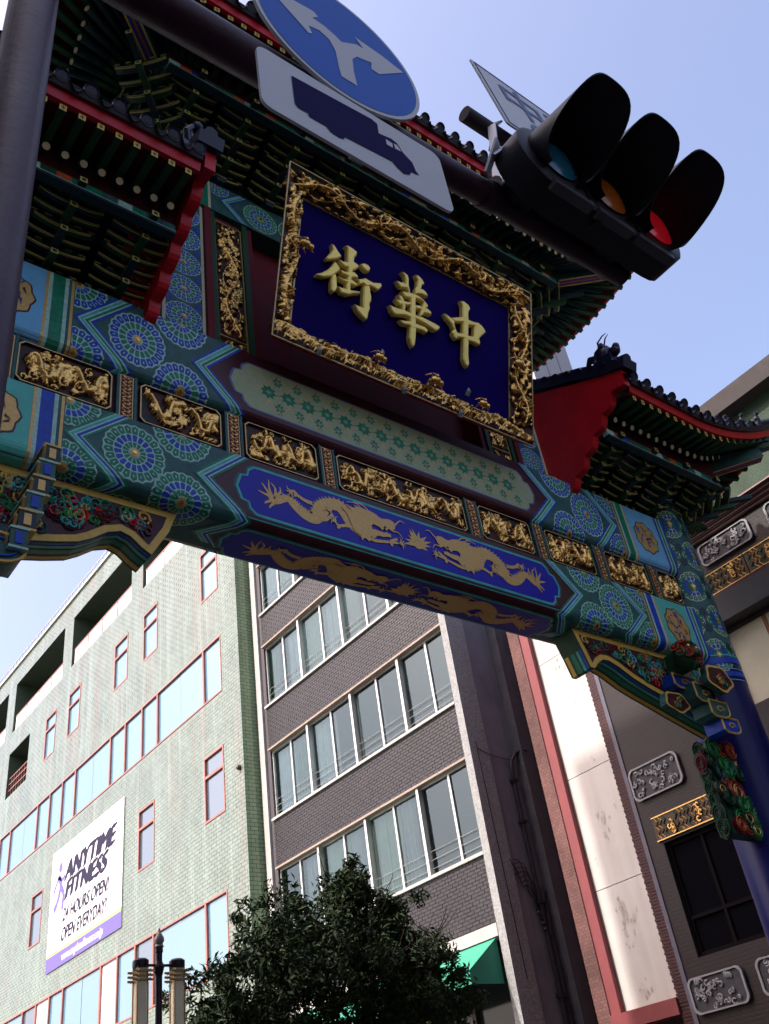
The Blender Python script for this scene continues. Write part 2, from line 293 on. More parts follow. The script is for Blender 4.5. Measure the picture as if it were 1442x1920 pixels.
DR_TAIL=(((4.553,7.797),(4.522,7.887),(4.522,8.009)),((4.591,7.81),(4.599,7.914),(4.547,7.977)),((4.534,7.791),(4.467,7.888),(4.433,7.936)),((4.515,7.784),(4.443,7.799),(4.38,7.817)),((4.548,7.736),(4.472,7.69),(4.452,7.664)),((4.564,7.702),(4.524,7.658),(4.503,7.622)),((4.61,7.817),(4.663,7.896),(4.658,7.955)))
DR_LEG=(((5.073,7.873),(4.977,7.882),(4.884,7.922),(4.84,7.968),(4.809,7.947)),((4.866,7.936),(4.843,7.897)),((5.152,7.696),(5.231,7.701),(5.322,7.792),(5.307,7.838)),((5.322,7.792),(5.351,7.78)),((5.639,7.729),(5.513,7.71),(5.408,7.676),(5.362,7.713)),((5.408,7.676),(5.392,7.631)),((5.754,7.661),(5.894,7.622),(6.092,7.661),(6.272,7.694)),((6.138,7.675),(6.249,7.75)),((6.138,7.675),(6.149,7.616)))
DR_MANE=(((5.83,7.894),(5.673,7.969),(5.554,8.014)),((5.894,7.893),(5.783,8.006),(5.657,8.007)),((5.962,7.915),(5.889,7.998),(5.787,8.028)),((5.828,7.602),(5.71,7.648)),((6.034,7.959),(5.953,7.997)))
DR_JAW=(((5.915,7.753),(6.043,7.75),(6.153,7.763)),((6.004,7.907),(6.145,7.974),(6.231,7.958)))
DR_HEAD=((5.568,7.809),(5.547,7.886),(5.465,7.963),(5.618,7.951),(5.553,8.01),(5.708,7.998),(5.653,8.052),(5.787,8.028),(5.738,8.055),(5.892,8.016),(5.853,8.046),(5.998,8.008),(5.971,7.971),(6.125,7.984),(6.203,7.988),(6.251,7.947),(6.23,7.88),(6.176,7.834),(6.137,7.86),(6.097,7.82),(6.069,7.843),(6.03,7.805),(5.997,7.841),(5.951,7.848),(5.914,7.857),(5.879,7.825),(5.887,7.782),(5.937,7.76),(5.983,7.753),(6.016,7.784),(6.044,7.761),(6.082,7.794),(6.16,7.778),(6.132,7.744),(6.036,7.711),(5.95,7.705),(5.886,7.64),(5.848,7.666),(5.804,7.585),(5.758,7.622),(5.708,7.566),(5.698,7.634),(5.619,7.661))
DR_WHISK=(((6.238,7.939),(6.333,8.034),(6.396,8.01)),((6.188,7.837),(6.277,7.844),(6.331,7.775)),((5.889,7.998),(5.795,8.085),(5.659,8.092)),((5.799,7.968),(5.709,8.077),(5.56,8.059)))

# ================================================================== SETTING
def sheet(name, x0, x1, y0, y1, z, m):
    b = MB(); b.add([(x0,y0,z),(x1,y0,z),(x1,y1,z),(x0,y1,z)], [(0,1,2,3)], m); return struct(b.build(name, fix=False))
ASPH = mat('asphalt', (0.04, 0.04, 0.04), 0.85, var=0.25, vscale=3, bump=0.4, bscale=120)
PAVE = mat('paving', (0.10, 0.095, 0.09), 0.75, var=0.2, vscale=2, bump=0.2, bscale=60)
sheet('ground', -600, 600, -600, 600, 0.0, mat('ground_dust', (0.05, 0.048, 0.045), 0.9, var=0.2, vscale=0.3))
sheet('road', -1.0, 11.0, -60, 140, 0.004, ASPH)
for nm, a, b_ in (('pavement', 11.0, 15.6), ('pavement', -6.0, -1.0)):
    mb = MB(); mb.box(a, b_, -60, 140, 0.0, 0.13, PAVE); struct(mb.build(nm))
mb = MB()
for k in range(16): mb.add([(4.9, -40+k*8, .008), (5.05, -40+k*8, .008), (5.05, -36+k*8, .008), (4.9, -36+k*8, .008)], [(0,1,2,3)], mat('road_paint', (0.7,0.7,0.68), 0.7))
struct(mb.build('road_marking', fix=False))

# ================================================================== THE GATE
XC = 6.56
gate = empty('ceremonial_gate', (XC, 7.1, 0))
tag(gate, 'huge painted Chinese gate with blue and green rosette beams and gilt carvings across the street', 'gate')
def gp(o):
    """parent to gate keeping world coordinates"""
    o.parent = gate; o.matrix_parent_inverse = Matrix.Translation((-XC, -7.1, 0)); return o
def sub(o, par):
    o.parent = par
    o.matrix_parent_inverse = par.matrix_world_cached if hasattr(par, 'matrix_world_cached') else Matrix.Identity(4)
    return o
# all gate parts are meshes in world coordinates under parents whose origin is the world origin (see gp)

# ---- beam profile: arc length t down the front face, round the lower edge, along the underside
class Prof:
    def __init__(s, ztop, zbot, yf, yb, r):
        s.zt, s.zb, s.yf, s.yb, s.r = ztop, zbot, yf, yb, r
        s.a = ztop-zbot-r; s.b = s.a + r*PI/2; s.c = s.b + (yb-yf-2*r); s.d = s.c + r*PI/2; s.e = s.d + s.a
    def at(s, x, t, h=0.0):
        r = s.r
        if t <= s.a: return (x, s.yf-h, s.zt-t)
        if t <= s.b:
            g = (t-s.a)/r; return (x, s.yf+r-(r+h)*math.cos(g), s.zb+r-(r+h)*math.sin(g))
        if t <= s.c: return (x, s.yf+r+(t-s.b), s.zb-h)
        if t <= s.d:
            g = (t-s.c)/r; return (x, s.yb-r+(r+h)*math.sin(g), s.zb+r-(r+h)*math.cos(g))
        return (x, s.yb+h, s.zb+r+(t-s.d))
def clip_t(poly, lo, hi):
    """clip polygon (x,t) to lo<=t<=hi"""
    for sign, lim in ((1, lo), (-1, -hi)):
        out = []
        for i in range(len(poly)):
            p, q = poly[i], poly[(i+1) % len(poly)]
            a, b = sign*p[1]-lim, sign*q[1]-lim
            if a >= 0: out.append(p)
            if (a > 0 > b) or (a < 0 < b):
                k = a/(a-b); out.append((p[0]+(q[0]-p[0])*k, p[1]+(q[1]-p[1])*k))
        poly = out
        if len(poly) < 3: return []
    return poly
def clip_x(poly, lo, hi):
    q = clip_t([(t, x) for x, t in poly], lo, hi); return [(x, t) for t, x in q]
def strips(poly_fn, P, mb, m, h, x0, x1, t0, t1, nt):
    pass
def lay(mb, P, poly, m, h, sub_t=None):
    """lay a flat painted shape on the wrapped surface, splitting where the surface curves"""
    cuts = [P.a + (P.b-P.a)*k/4 for k in range(5)]
    lo = min(t for _, t in poly); hi = max(t for _, t in poly)
    cs = [lo]+[c for c in cuts if lo < c < hi]+[hi]
    for i in range(len(cs)-1):
        q = clip_t(poly, cs[i], cs[i+1]) if len(cs) > 2 else poly
        if len(q) >= 3: mb.add([P.at(x, t, h) for x, t in q], [tuple(range(len(q)))], m)
class Flat:
    """same interface on an upright plane facing -Y (t measured downward from ztop) """
    def __init__(s, yf, ztop): s.yf, s.zt, s.a, s.b = yf, ztop, 1e9, 1e9
    def at(s, x, t, h=0.0): return (x, s.yf-h, s.zt-t)
def rosette(P, cx, ct, rx, rt, cols, parent, xlim=None, tlim=(0, 9), bg=PALE, dome=True, n=22, name='painted_rosette'):
    mb = MB(); A, B, C_ = cols
    xl = xlim or (-99, 99)
    def put(poly, m, h):
        q = clip_x(clip_t([(cx+rx*u, ct+rt*v) for u, v in poly], *tlim), *xl)
        if len(q) >= 3: lay(mb, P, q, m, h)
    def pol(r, a): return (r*math.cos(a), r*math.sin(a))
    for k in range(n):                                     # pale ground with a scalloped rim
        a0, a1 = 2*PI*k/n, 2*PI*(k+1)/n; am = (a0+a1)/2
        put([(0,0), pol(.96,a0), pol(1.0,am), pol(.96,a1)], bg, .003)
    for k in range(n):                                     # outer petals with curled lines
        a0, a1 = 2*PI*(k+.08)/n, 2*PI*(k+.92)/n; am = (a0+a1)/2
        put([pol(.67,a0), pol(.67,a1), pol(.89,a1), pol(.96,am), pol(.89,a0)], A, .0045)
        w = (a1-a0)
        put([pol(.76,am-w*.05), pol(.76,am+w*.10), pol(.83,am+w*.16), pol(.86,am-.01), pol(.83,am-w*.08)], bg, .006)
    n2 = n-4
    for k in range(n2):
        a0, a1 = 2*PI*(k+.12)/n2, 2*PI*(k+.88)/n2; am = (a0+a1)/2
        put([pol(.41,a0), pol(.41,a1), pol(.61,a1), pol(.645,am), pol(.61,a0)], B, .0045)
    n3 = n-8
    for k in range(n3):
        a0, a1 = 2*PI*(k+.12)/n3, 2*PI*(k+.88)/n3
        put([pol(.19,a0), pol(.19,a1), pol(.37,a1), pol(.37,a0)], C_, .0045)
    if dome:
        g = [pol(.15, 2*PI*k/10) for k in range(10)]
        put(g, TAN, .012); put([pol(.07, 2*PI*k/6) for k in range(6)], GOLD, .02)
    o = mb.build(name, fix=False); sub(o, parent); return o
def chevron(P, xt, d, tm, dx, t0, t1, parent, mats=None, w=.040, half=None, name='chevron_stripe'):
    """a set of pointed stripes; tip at (xt, tm), arms run towards +d; continues round the underside"""
    mb = MB(); mats = mats or [BLUE, PALE, CYAN, PALE, GREEN, PALE, BLUE]
    ws = [w if m is not PALE else w*.5 for m in mats]; off = 0
    segs = [((0, dx), (tm, 0)), ((tm, 0), (t1, dx))]
    pts = [(t0, dx*1.0), (tm, 0), (t1, dx)]
    if hasattr(P, 'c'):
        um = (P.b+P.c)/2; pts = [(t0, dx), (tm, 0), (P.b-(P.b-P.a)*.5, dx), (um, dx*.35), (P.c+.05, dx)]
    for m, w_ in zip(mats, ws):
        for (ta, xa), (tb, xb) in zip(pts[:-1], pts[1:]):
            q = [(xt+d*(off+xa), ta), (xt+d*(off+w_+xa), ta), (xt+d*(off+w_+xb), tb), (xt+d*(off+xb), tb)]
            lay(mb, P, q, m, .0065)
        off += w_
    o = mb.build(name, fix=False); sub(o, parent); return o
def band(P, x0, x1, m, h, mb, t0=0.0, t1=None):
    t1 = P.c if t1 is None else t1
    n = 14
    for k in range(n):
        a, b = t0+(t1-t0)*k/n, t0+(t1-t0)*(k+1)/n
        lay(mb, P, [(x0,a),(x1,a),(x1,b),(x0,b)], m, h)
def wedge(P, x_edge, xt, d, tm, dx, m, h, mb):
    """fill between the vertical edge x_edge and the chevron with its tip at xt"""
    n = 24
    um = (P.b+P.c)/2; tc = (P.a+P.b)/2
    pts = [(0, dx), (tm, 0), (tc, dx), (um, dx*.35), (P.c, dx)]
    def xo(t):
        for (ta, xa), (tb, xb) in zip(pts[:-1], pts[1:]):
            if ta <= t <= tb: return xa+(xb-xa)*(t-ta)/(tb-ta)
        return dx
    ts = sorted(set([P.c*k/n for k in range(n+1)]+[tm, tc, um]))
    for a, b in zip(ts[:-1], ts[1:]):
        lay(mb, P, [(x_edge,a),(xt+d*xo(a),a),(xt+d*xo(b),b),(x_edge,b)], m, h)

def blob(cx, ct, rx, rt, n=36, sc=8, amp=.06, ph=0.0):
    return [(cx+rx*(1+amp*math.cos(sc*a+ph))*math.cos(a), ct+rt*(1+amp*math.cos(sc*a+ph))*math.sin(a)) for a in [2*PI*k/n for k in range(n)]]

def dragon(mb, P, mir, z2t, m, h=.008, x0=0.0, sx=1.0, tc=0.0, st=1.0):
    """flat gilt dragon: traced spine, widths, tail flames, legs, mane; mir mirrors about XC"""
    def tr(x, z):
        x = XC+(x-XC)*sx
        if mir: x = 2*XC-x
        return (x+x0, tc+(z2t(z)-tc)*st if st != 1 else z2t(z))
    hh = [h]
    def ribbon(pts, ws):
        hh[0] += .0003
        pts = [tr(*p) for p in pts]
        L, Rr = [], []
        for i, p in enumerate(pts):
            a, b = pts[max(i-1,0)], pts[min(i+1,len(pts)-1)]
            dx, dt = b[0]-a[0], b[1]-a[1]; l = math.hypot(dx, dt) or 1
            nx, nt = -dt/l, dx/l; w = ws[i]/2
            L.append((p[0]+nx*w, p[1]+nt*w)); Rr.append((p[0]-nx*w, p[1]-nt*w))
        for i in range(len(pts)-1):
            mb.add([P.at(*q, hh[0]) for q in (L[i], L[i+1], Rr[i+1], Rr[i])], [(0,1,2,3)], m)
    def smooth(pts, n=4):
        out = []
        for i in range(len(pts)-1):
            p0, p1, p2, p3 = pts[max(i-1,0)], pts[i], pts[i+1], pts[min(i+2,len(pts)-1)]
            for k in range(n):
                t = k/n
                out.append(tuple(.5*((2*p1[j])+(-p0[j]+p2[j])*t+(2*p0[j]-5*p1[j]+4*p2[j]-p3[j])*t*t+(-p0[j]+3*p1[j]-3*p2[j]+p3[j])*t**3) for j in range(len(p1))))
        out.append(pts[-1]); return out
    sp = smooth(list(DRAGON)[:-3]); ribbon([(p[0], p[1]) for p in sp], [p[2]*.78 for p in sp])
    # dorsal spikes
    for i in range(6, len(sp)-4):
        p, q = sp[i], sp[i+1]; dx, dz = q[0]-p[0], q[1]-p[1]; l = math.hypot(dx, dz) or 1
        nx, nz = -dz/l, dx/l; w = p[2]*.39
        a = (p[0]+nx*w*.8, p[1]+nz*w*.8); b = (q[0]+nx*w*.8, q[1]+nz*w*.8); c = (p[0]+nx*(w+.035), p[1]+nz*(w+.035))
        mb.add([P.at(*tr(*s), hh[0]+.0005) for s in (a, b, c)], [(0,1,2)], m)
    for cv in DR_TAIL:
        s = smooth(list(cv), 3); ribbon(s, [.034*(1-i/len(s))+.006 for i in range(len(s))])
    for cv in DR_LEG:
        s = smooth(list(cv), 3); ribbon(s, [.055*(1-.6*i/len(s)) for i in range(len(s))])
    for cv in DR_MANE:
        s = smooth(list(cv), 3); ribbon(s, [.04*(1-i/len(s))+.008 for i in range(len(s))])
    for cv in DR_JAW:
        s = smooth(list(cv), 3); ribbon(s, [.07*(1-.5*i/len(s)) for i in range(len(s))])
    hh[0] += .0004; mb.add([P.at(*tr(*q), hh[0]) for q in DR_HEAD], [tuple(range(len(DR_HEAD)))], m)
    for cv in DR_WHISK:
        s = smooth(list(cv), 3); ribbon(s, [.022*(1-.8*i/len(s)) for i in range(len(s))])
    for cv in DR_LEG[:1]+DR_LEG[2:3]+DR_LEG[4:5]+DR_LEG[6:7]:
        (xa_, za_), (xb_, zb_) = cv[-2], cv[-1]; g0 = math.atan2(zb_-za_, xb_-xa_)
        for q in (-.9, -.3, .3, .9): ribbon([(xb_, zb_), (xb_+.06*math.cos(g0+q), zb_+.06*math.sin(g0+q)), (xb_+.085*math.cos(g0+q*1.5), zb_+.085*math.sin(g0+q*1.5))], [.026, .016, .004])
    # eye
    e = [tr(6.08+.018*math.cos(2*PI*k/8), 7.86+.014*math.sin(2*PI*k/8)) for k in range(8)]
    mb.add([P.at(*q, hh[0]+.001) for q in e], [tuple(range(8))], DBLUE)
def pearl(mb, P, cx, ct, m, s=1.0, h=.009):
    mb.add([P.at(cx+.055*s*math.cos(2*PI*k/14), ct+.055*s*math.sin(2*PI*k/14), h) for k in range(14)], [tuple(range(14))], m)
    for k in range(11):
        a = -PI*.1+PI*1.2*k/10+PI*.0
        for (r0, r1, w) in ((.04, .15, .055),):
            ca, sa = math.cos(a), -math.sin(a)
            p0 = (cx+r0*s*ca, ct+r0*s*sa); p1 = (cx+r1*s*(ca+.25*math.sin(a*3)), ct+r1*s*sa*1.05)
            nx, nt = -sa*w*s*.5, ca*w*s*.5
            mb.add([P.at(*q, h+.0004*(k+1)) for q in ((p0[0]+nx, p0[1]+nt), p1, (p0[0]-nx, p0[1]-nt))], [(0,1,2)], m)
def cartouche(x0, x1, t0, t1, inset=0.0, n=6):
    """long panel with lobed ends"""
    h = (t1-t0)/2; tm = (t0+t1)/2; e = h*.95
    L = [(e*1.0, -1.0), (e*.72, -.98), (e*.50, -.80), (e*.44, -.55), (e*.18, -.50), (0.03, -.28), (0.0, 0.0)]
    L = L + [(a, -b) for a, b in L[-2::-1]]
    left = [(x0+a+inset*(.9), tm+b*(h-inset)) for a, b in L]
    right = [(x1-a-inset*(.9), tm+b*(h-inset)) for a, b in L][::-1]
    return left+right

def make_beam(name, P, scheme, central):
    A, B, C_ = scheme
    mb = MB(); x0, x1 = 1.0, 12.12
    ts = [0]+[P.a+(P.b-P.a)*k/5 for k in range(6)]+[P.c+(P.d-P.c)*k/4 for k in range(5)]+[P.e]
    vs = [P.at(x, t) for x in (x0, x1) for t in ts]; n = len(ts)
    mb.add(vs, [(i, i+1, n+i+1, n+i) for i in range(n-1)]+[(n-1, 0, n, 2*n-1), tuple(range(n)), tuple(range(n, 2*n))[::-1]], MAROON)
    beam = gp(mb.build(name))
    beam.matrix_parent_inverse = Matrix.Translation((-XC, -7.1, 0))
    tm = P.a*.5+.06
    for d, M in ((1, lambda x: x), (-1, lambda x: 2*XC-x)):
        bgm = MB()
        wedge(P, M(2.26), M(3.73), d, tm, .46, SLATE, .0015, bgm)
        o = bgm.build('rosette_field', fix=False); sub(o, beam)
        lim = sorted((M(2.27), M(4.2)))
        rr = min(.36, P.a*.5+.02) if P.a < .8 else .40
        rosette(P, M(2.98), tm, .335, rr, (A, B, C_), beam)
        rosette(P, M(3.50), P.b-.10, .335, rr, (A, B, C_), beam, tlim=(0, P.b+.25))
        rosette(P, M(3.50), -.03, .335, rr, (A, B, C_), beam)
        rosette(P, M(2.93), (P.b+P.c)/2+.03, .30, .25, (A, B, C_), beam, tlim=(P.b, P.c))
        rosette(P, M(2.30), .02, .33, rr*.9, (A, B, C_), beam, xlim=lim)
        rosette(P, M(2.30), P.b-.10, .33, rr*.9, (A, B, C_), beam, xlim=lim, tlim=(0, P.c))
        chevron(P, M(2.27), d, tm, .46, 0, P.b, beam, [BLUE, PALE, CYAN, PALE, GREEN, PALE, BLUE] if A is BLUE else [GREEN, PALE, CYAN, PALE, BLUE, PALE, GREEN])
        chevron(P, M(3.62), d, tm, .46, 0, P.b, beam, [BLUE, PALE, CYAN, PALE, GREEN, PALE, BLUE] if A is BLUE else [GREEN, PALE, CYAN, PALE, BLUE, PALE, GREEN])
        # striped collar, plain box with lion roundel, collar at the column
        smb = MB(); sc = GREEN if A is BLUE else BLUE
        for a, b, m in ((1.96,1.99,TAN),(1.99,2.03,PALE),(2.03,2.16,sc),(2.16,2.20,PALE),(2.20,2.23,SLATE),(2.23,2.26,TAN)):
            band(P, min(M(a),M(b)), max(M(a),M(b)), m, .004, smb)
        sub(smb.build('collar_stripe', fix=False), beam); smb = MB()
        for a, b, m in ((1.00,1.05,BLUE),(1.05,1.08,PALE),(1.08,1.13,GREEN),(1.13,1.16,PALE),(1.16,1.22,BLUE),(1.22,1.24,PALE)):
            band(P, min(M(a),M(b)), max(M(a),M(b)), m, .004, smb)
        sub(smb.build('collar_stripe', fix=False), beam)
        bmb = MB(); band(P, min(M(1.24),M(1.96)), max(M(1.24),M(1.96)), LBLUE if A is BLUE else TURQ, .0015, bmb)
        sub(bmb.build('plain_box', fix=False), beam)
        cx = M(1.60); cm = MB(); rt = min(.30, P.a*.46)
        lay(cm, P, blob(cx, tm, .27, rt, sc=9), MAROON, .0045); lay(cm, P, blob(cx, tm, .25, rt*.93, sc=9), TAN, .006)
        rnd = random.Random(3 if A is BLUE else 5)
        for k in range(26):
            a = rnd.random()*2*PI; r = rnd.random()**.5*.75; px, pt = cx+.25*r*math.cos(a), tm+rt*r*math.sin(a); g = rnd.random()*PI
            l = .055; w = .014
            lay(cm, P, [(px-l*math.cos(g)-w*math.sin(g), pt-l*math.sin(g)+w*math.cos(g)), (px-l*math.cos(g)+w*math.sin(g), pt-l*math.sin(g)-w*math.cos(g)), (px+l*.4*math.cos(g+.5), pt+l*.8*math.sin(g+.5))], rnd.choice([BLUE, BLUE, MAROON, ROYAL]), .0085+.0003*k)
        sub(cm.build('lion_roundel', fix=False), beam)
    central(P, beam); return beam

def central_upper(P, beam):
    mb = MB(); t0, t1 = .19, .88
    lay(mb, P, cartouche(4.09, 2*XC-4.09, t0-.02, t1+.03), mat('line_violet', (0.10,0.12,0.30), .5), .003)
    lay(mb, P, cartouche(4.12, 2*XC-4.12, t0, t1+.01), GREYG, .0045)
    rnd = random.Random(11)
    for i in range(15):
        for j in range(3):
            cx = 4.62+i*.277; ct = t0+.14+j*.21
            if j == 1: cx += 0.0
            big = (j == 1)
            if not big: cx += .138
            for k in range(8 if big else 6):
                a = 2*PI*k/(8 if big else 6)+.2; r0, r1 = (.015, .118) if big else (.012, .078)
                w = .030 if big else .020
                p0 = (cx+r0*math.cos(a), ct+r0*math.sin(a)); p1 = (cx+r1*math.cos(a), ct+r1*math.sin(a)); pm = ((p0[0]+p1[0])/2, (p0[1]+p1[1])/2)
                lay(mb, P, [p0, (pm[0]-w*math.sin(a), pm[1]+w*math.cos(a)), p1, (pm[0]+w*math.sin(a), pm[1]-w*math.cos(a))], GREEN, .006)
        for s in (-1, 1):
            for q in range(2):
                xa_ = 4.62+i*.277-.135; ta_ = t0+.045+q*.30
                p = [(xa_, ta_ if s > 0 else ta_+.30), (xa_+.27, ta_+.30 if s > 0 else ta_)]
                lay(mb, P, [p[0], (p[0][0]+.014, p[0][1]), p[1], (p[1][0]-.014, p[1][1])], TAN, .0052+.0002*q+.0001*s)
        # pinkish lattice dashes between the flowers
        for s in (-1, 1):
            for q in range(9):
                f = q/8; px = 4.62+i*.277+.14; pt = t0+.05+f*.6
                lay(mb, P, [(px+s*.02*math.sin(q), pt-.016), (px+s*.02*math.sin(q)+.012, pt), (px+s*.02*math.sin(q), pt+.016), (px+s*.02*math.sin(q)-.012, pt)], mat('paint_pinkish', (0.42,0.26,0.18), .5) if q % 2 else GREEN, .006)
    sub(mb.build('floral_cartouche', fix=False), beam)
    mb = MB()
    lay(mb, P, [(3.9, P.c-.3), (2*XC-3.9, P.c-.3), (2*XC-3.9, P.c-.02), (3.9, P.c-.02)], DGREEN, .002)
    sub(mb.build('soffit_board', fix=False), beam)
def central_lower(P, beam):
    for (ta, tb, zt, st, nm) in ((.11, .72, 0, 1, 'dragon_cartouche'), (P.b+.0, P.c+.02, 1, 1, 'dragon_cartouche')):
        mb = MB()
        lay(mb, P, cartouche(4.08, 2*XC-4.08, ta-.045, tb+.045), SLATE, .002)
        lay(mb, P, cartouche(4.11, 2*XC-4.11, ta-.03, tb+.03), CYAN, .0035)
        lay(mb, P, cartouche(4.14, 2*XC-4.14, ta, tb), ROYAL, .005)
        sub(mb.build(nm, fix=False), beam)
        db = MB()
        if zt == 0: z2t = lambda z: P.zt-z
        else: z2t = lambda z: (ta+tb)/2+((P.zt-z)-.41)*.80
        for mir in (False, True):
            d1 = MB(); dragon(d1, P, mir, z2t, TAN); sub(d1.build('painted_dragon', fix=False), beam)
        pb = MB(); pearl(pb, P, XC, (ta+tb)/2+.03, TAN, 1.35); sub(pb.build('flaming_pearl', fix=False), beam)
    mb = MB()                                     # piping along the lower edge
    lay(mb, P, [(4.2, P.a+.045), (2*XC-4.2, P.a+.045), (2*XC-4.2, P.a+.058), (4.2, P.a+.058)], CYAN, .003)
    sub(mb.build('edge_line', fix=False), beam)

PL = Prof(8.22, 7.35, 6.75, 7.47, .13)
PU = Prof(9.90, 8.85, 6.75, 7.47, .13)
upper = make_beam('upper_beam', PU, (BLUE, GREEN, BLUE), central_upper)
lower = make_beam('lower_beam', PL, (GREEN, BLUE, GREEN), central_lower)

# ---- carved gilt panels between the beams
def relief(name, w, h, seed, parent, mtx, kind='beast', depth=.06, res=.0135, gold=GOLD, ground=GBACK, nb=3, thr=.36, curls=10):
    nx, ny = max(6, int(w/res)), max(6, int(h/res))
    X, Y = np.meshgrid(np.linspace(0, w, nx+1), np.linspace(0, h, ny+1)); H = np.zeros_like(X)
    rs = np.random.RandomState(seed)
    def tube(pts, r0, r1, amp):
        nonlocal H
        n = len(pts)
        for i in range(n-1):
            a, b = np.array(pts[i]), np.array(pts[i+1]); r = r0+(r1-r0)*i/max(1,n-1)
            d = b-a; L2 = (d@d) or 1e-9
            t = np.clip(((X-a[0])*d[0]+(Y-a[1])*d[1])/L2, 0, 1)
            D = np.hypot(X-a[0]-t*d[0], Y-a[1]-t*d[1])
            H = np.maximum(H, amp*np.sqrt(np.clip(1-(D/r)**2, 0, 1)))
    def curl(cx, cy, R0, turns, ph, amp):
        pts = []
        for k in range(14):
            f = k/13; a = ph+f*turns*2*PI; r = R0*(1-.85*f); pts.append((cx+r*math.cos(a), cy+r*math.sin(a)))
        tube(pts, .017, .012, amp)
    s = min(w, h)
    if kind == 'beast':
        for q in range(nb):
            ph = rs.rand()*2*PI; cx0 = w*(q+.15)/nb; cx1 = w*(q+.92)/nb
            n = 14; pts = [(cx0+(cx1-cx0)*k/n, h*(.5+.27*math.sin(ph+k/n*2*PI*(1.0+.4*rs.rand())))) for k in range(n+1)]
            tube(pts, s*.06, s*.105, 1.0)
            hx, hy = pts[-1]; tube([(hx-s*.05, hy), (hx+s*.08, hy+s*.05)], s*.15, s*.11, 1.05)
            for k in range(2, n, 3):
                a = rs.rand()*2*PI; p = pts[k]; e = (p[0]+s*.3*math.cos(a), p[1]+s*.3*math.sin(a)); e2 = (e[0]+s*.12*math.cos(a+1.2), e[1]+s*.12*math.sin(a+1.2))
                tube([p, e, e2], s*.055, s*.03, .8)
            for k in range(7):
                a = rs.rand()*2*PI; tube([(hx, hy), (hx+s*.25*math.cos(a), hy+s*.25*math.sin(a)), (hx+s*.34*math.cos(a+.5), hy+s*.3*math.sin(a+.5))], s*.035, s*.015, .75)
    elif kind == 'scroll':
        along = w > h; L = max(w, h); S = min(w, h); n = int(L/.04)
        pts = [((L*k/n), S*(.5+.26*math.sin(k/n*L/S*1.9+seed))) for k in range(n+1)]
        if not along: pts = [(b, a) for a, b in pts]
        tube(pts, S*.085, S*.085, .95)
        p2 = [((L*k/n), S*(.5-.30*math.sin(k/n*L/S*1.9+seed+.6))) for k in range(n+1)]
        tube(p2 if along else [(b, a) for a, b in p2], S*.045, S*.045, .6)
        for k in range(0, n, max(1, int(.22/.04))):
            p = pts[k]; curl(p[0], p[1], S*.2, 1.3, rs.rand()*6, .95)
    for k in range(curls):
        curl(w*rs.rand(), h*rs.rand(), s*(.07+.07*rs.rand()), 1.2, rs.rand()*6, .62)
    F = rs.rand(ny+1, nx+1)*.10; H = np.clip(H+F*(H > .1)-.05, 0, 1.2)
    edge = np.minimum(np.minimum(X, w-X), np.minimum(Y, h-Y)); H *= np.clip(edge/.02, 0, 1)
    Hc = (H[:-1,:-1]+H[1:,:-1]+H[:-1,1:]+H[1:,1:])/4
    co = np.stack([X, -H*depth, Y], -1).reshape(-1, 3)
    me = bpy.data.meshes.new(name)
    idx = np.arange((nx+1)*(ny+1)).reshape(ny+1, nx+1)
    faces = np.stack([idx[:-1,:-1], idx[:-1,1:], idx[1:,1:], idx[1:,:-1]], -1).reshape(-1, 4)
    me.from_pydata([tuple(c) for c in co], [], [tuple(int(i) for i in f) for f in faces])
    me.materials.append(ground); me.materials.append(gold); me.materials.append(GBACKG)
    mi = np.where(Hc > thr, 1, 0); g2 = rs.rand(*Hc.shape); mi = np.where((Hc < .05) & ((X[:-1,:-1]*7).astype(int) % 2 == 0) & ((Y[:-1,:-1]*9).astype(int) % 2 == 0), 2, mi)
    me.polygons.foreach_set('material_index', mi.reshape(-1).astype(int).tolist())
    me.polygons.foreach_set('use_smooth', [True]*len(faces)); me.update()
    o = bpy.data.objects.new(name, me); COL.objects.link(o)
    o.parent = parent
    o.matrix_world = mtx
    o.matrix_basis = (parent.matrix_world.inverted() if parent is None else Matrix.Identity(4)) @ mtx if parent is None else mtx
    return o
YG = 6.83
panels = [(1.05,1.55),(1.79,2.75),(3.06,4.01),(4.31,5.27),(5.56,7.57),(7.84,8.80),(9.10,10.05),(10.35,11.30),(11.57,12.05)]
fb = MB(); fb.box(1.0, 12.1, YG+.03, YG+.36, 8.20, 8.86, MAROON); field = gp(fb.build('frieze_board'))
CORD = mat('gilt_cord', (0.50, 0.36, 0.16), .45, metal=.5, var=.25, vscale=25)
for i, (a, b) in enumerate(panels):
    mb = MB(); z0, z1 = 8.31, 8.845; c = .05
    pts = [(a+c, z0), (b-c, z0), (b, z0+c), (b, z1-c), (b-c, z1), (a+c, z1), (a, z1-c), (a, z0+c)]
    ring = [(x, YG-.012, z) for x, z in pts]+[(x, YG-.012, z) for x, z in [((x-(a+b)/2)*(1-.03/(b-a))+(a+b)/2, (z-(z0+z1)/2)*.955+(z0+z1)/2) for x, z in pts]]
    mb.add(ring, [(k, (k+1) % 8, 8+(k+1) % 8, 8+k) for k in range(8)], CORD)
    out = [(x, YG+.03, z) for x, z in pts]
    mb.add(ring[:8]+out, [(k, (k+1) % 8, 8+(k+1) % 8, 8+k) for k in range(8)], DRED)
    fr = gp(mb.build('carved_panel', fix=False))
    r = relief('gilt_relief', b-a-.05, z1-z0-.05, 20+i, fr, Matrix.Translation((a+.025, YG+.02, z0+.025)), nb=4 if b-a > 1.5 else (1 if b-a < .6 else 2), depth=.075, curls=60 if b-a > 1.5 else 30)
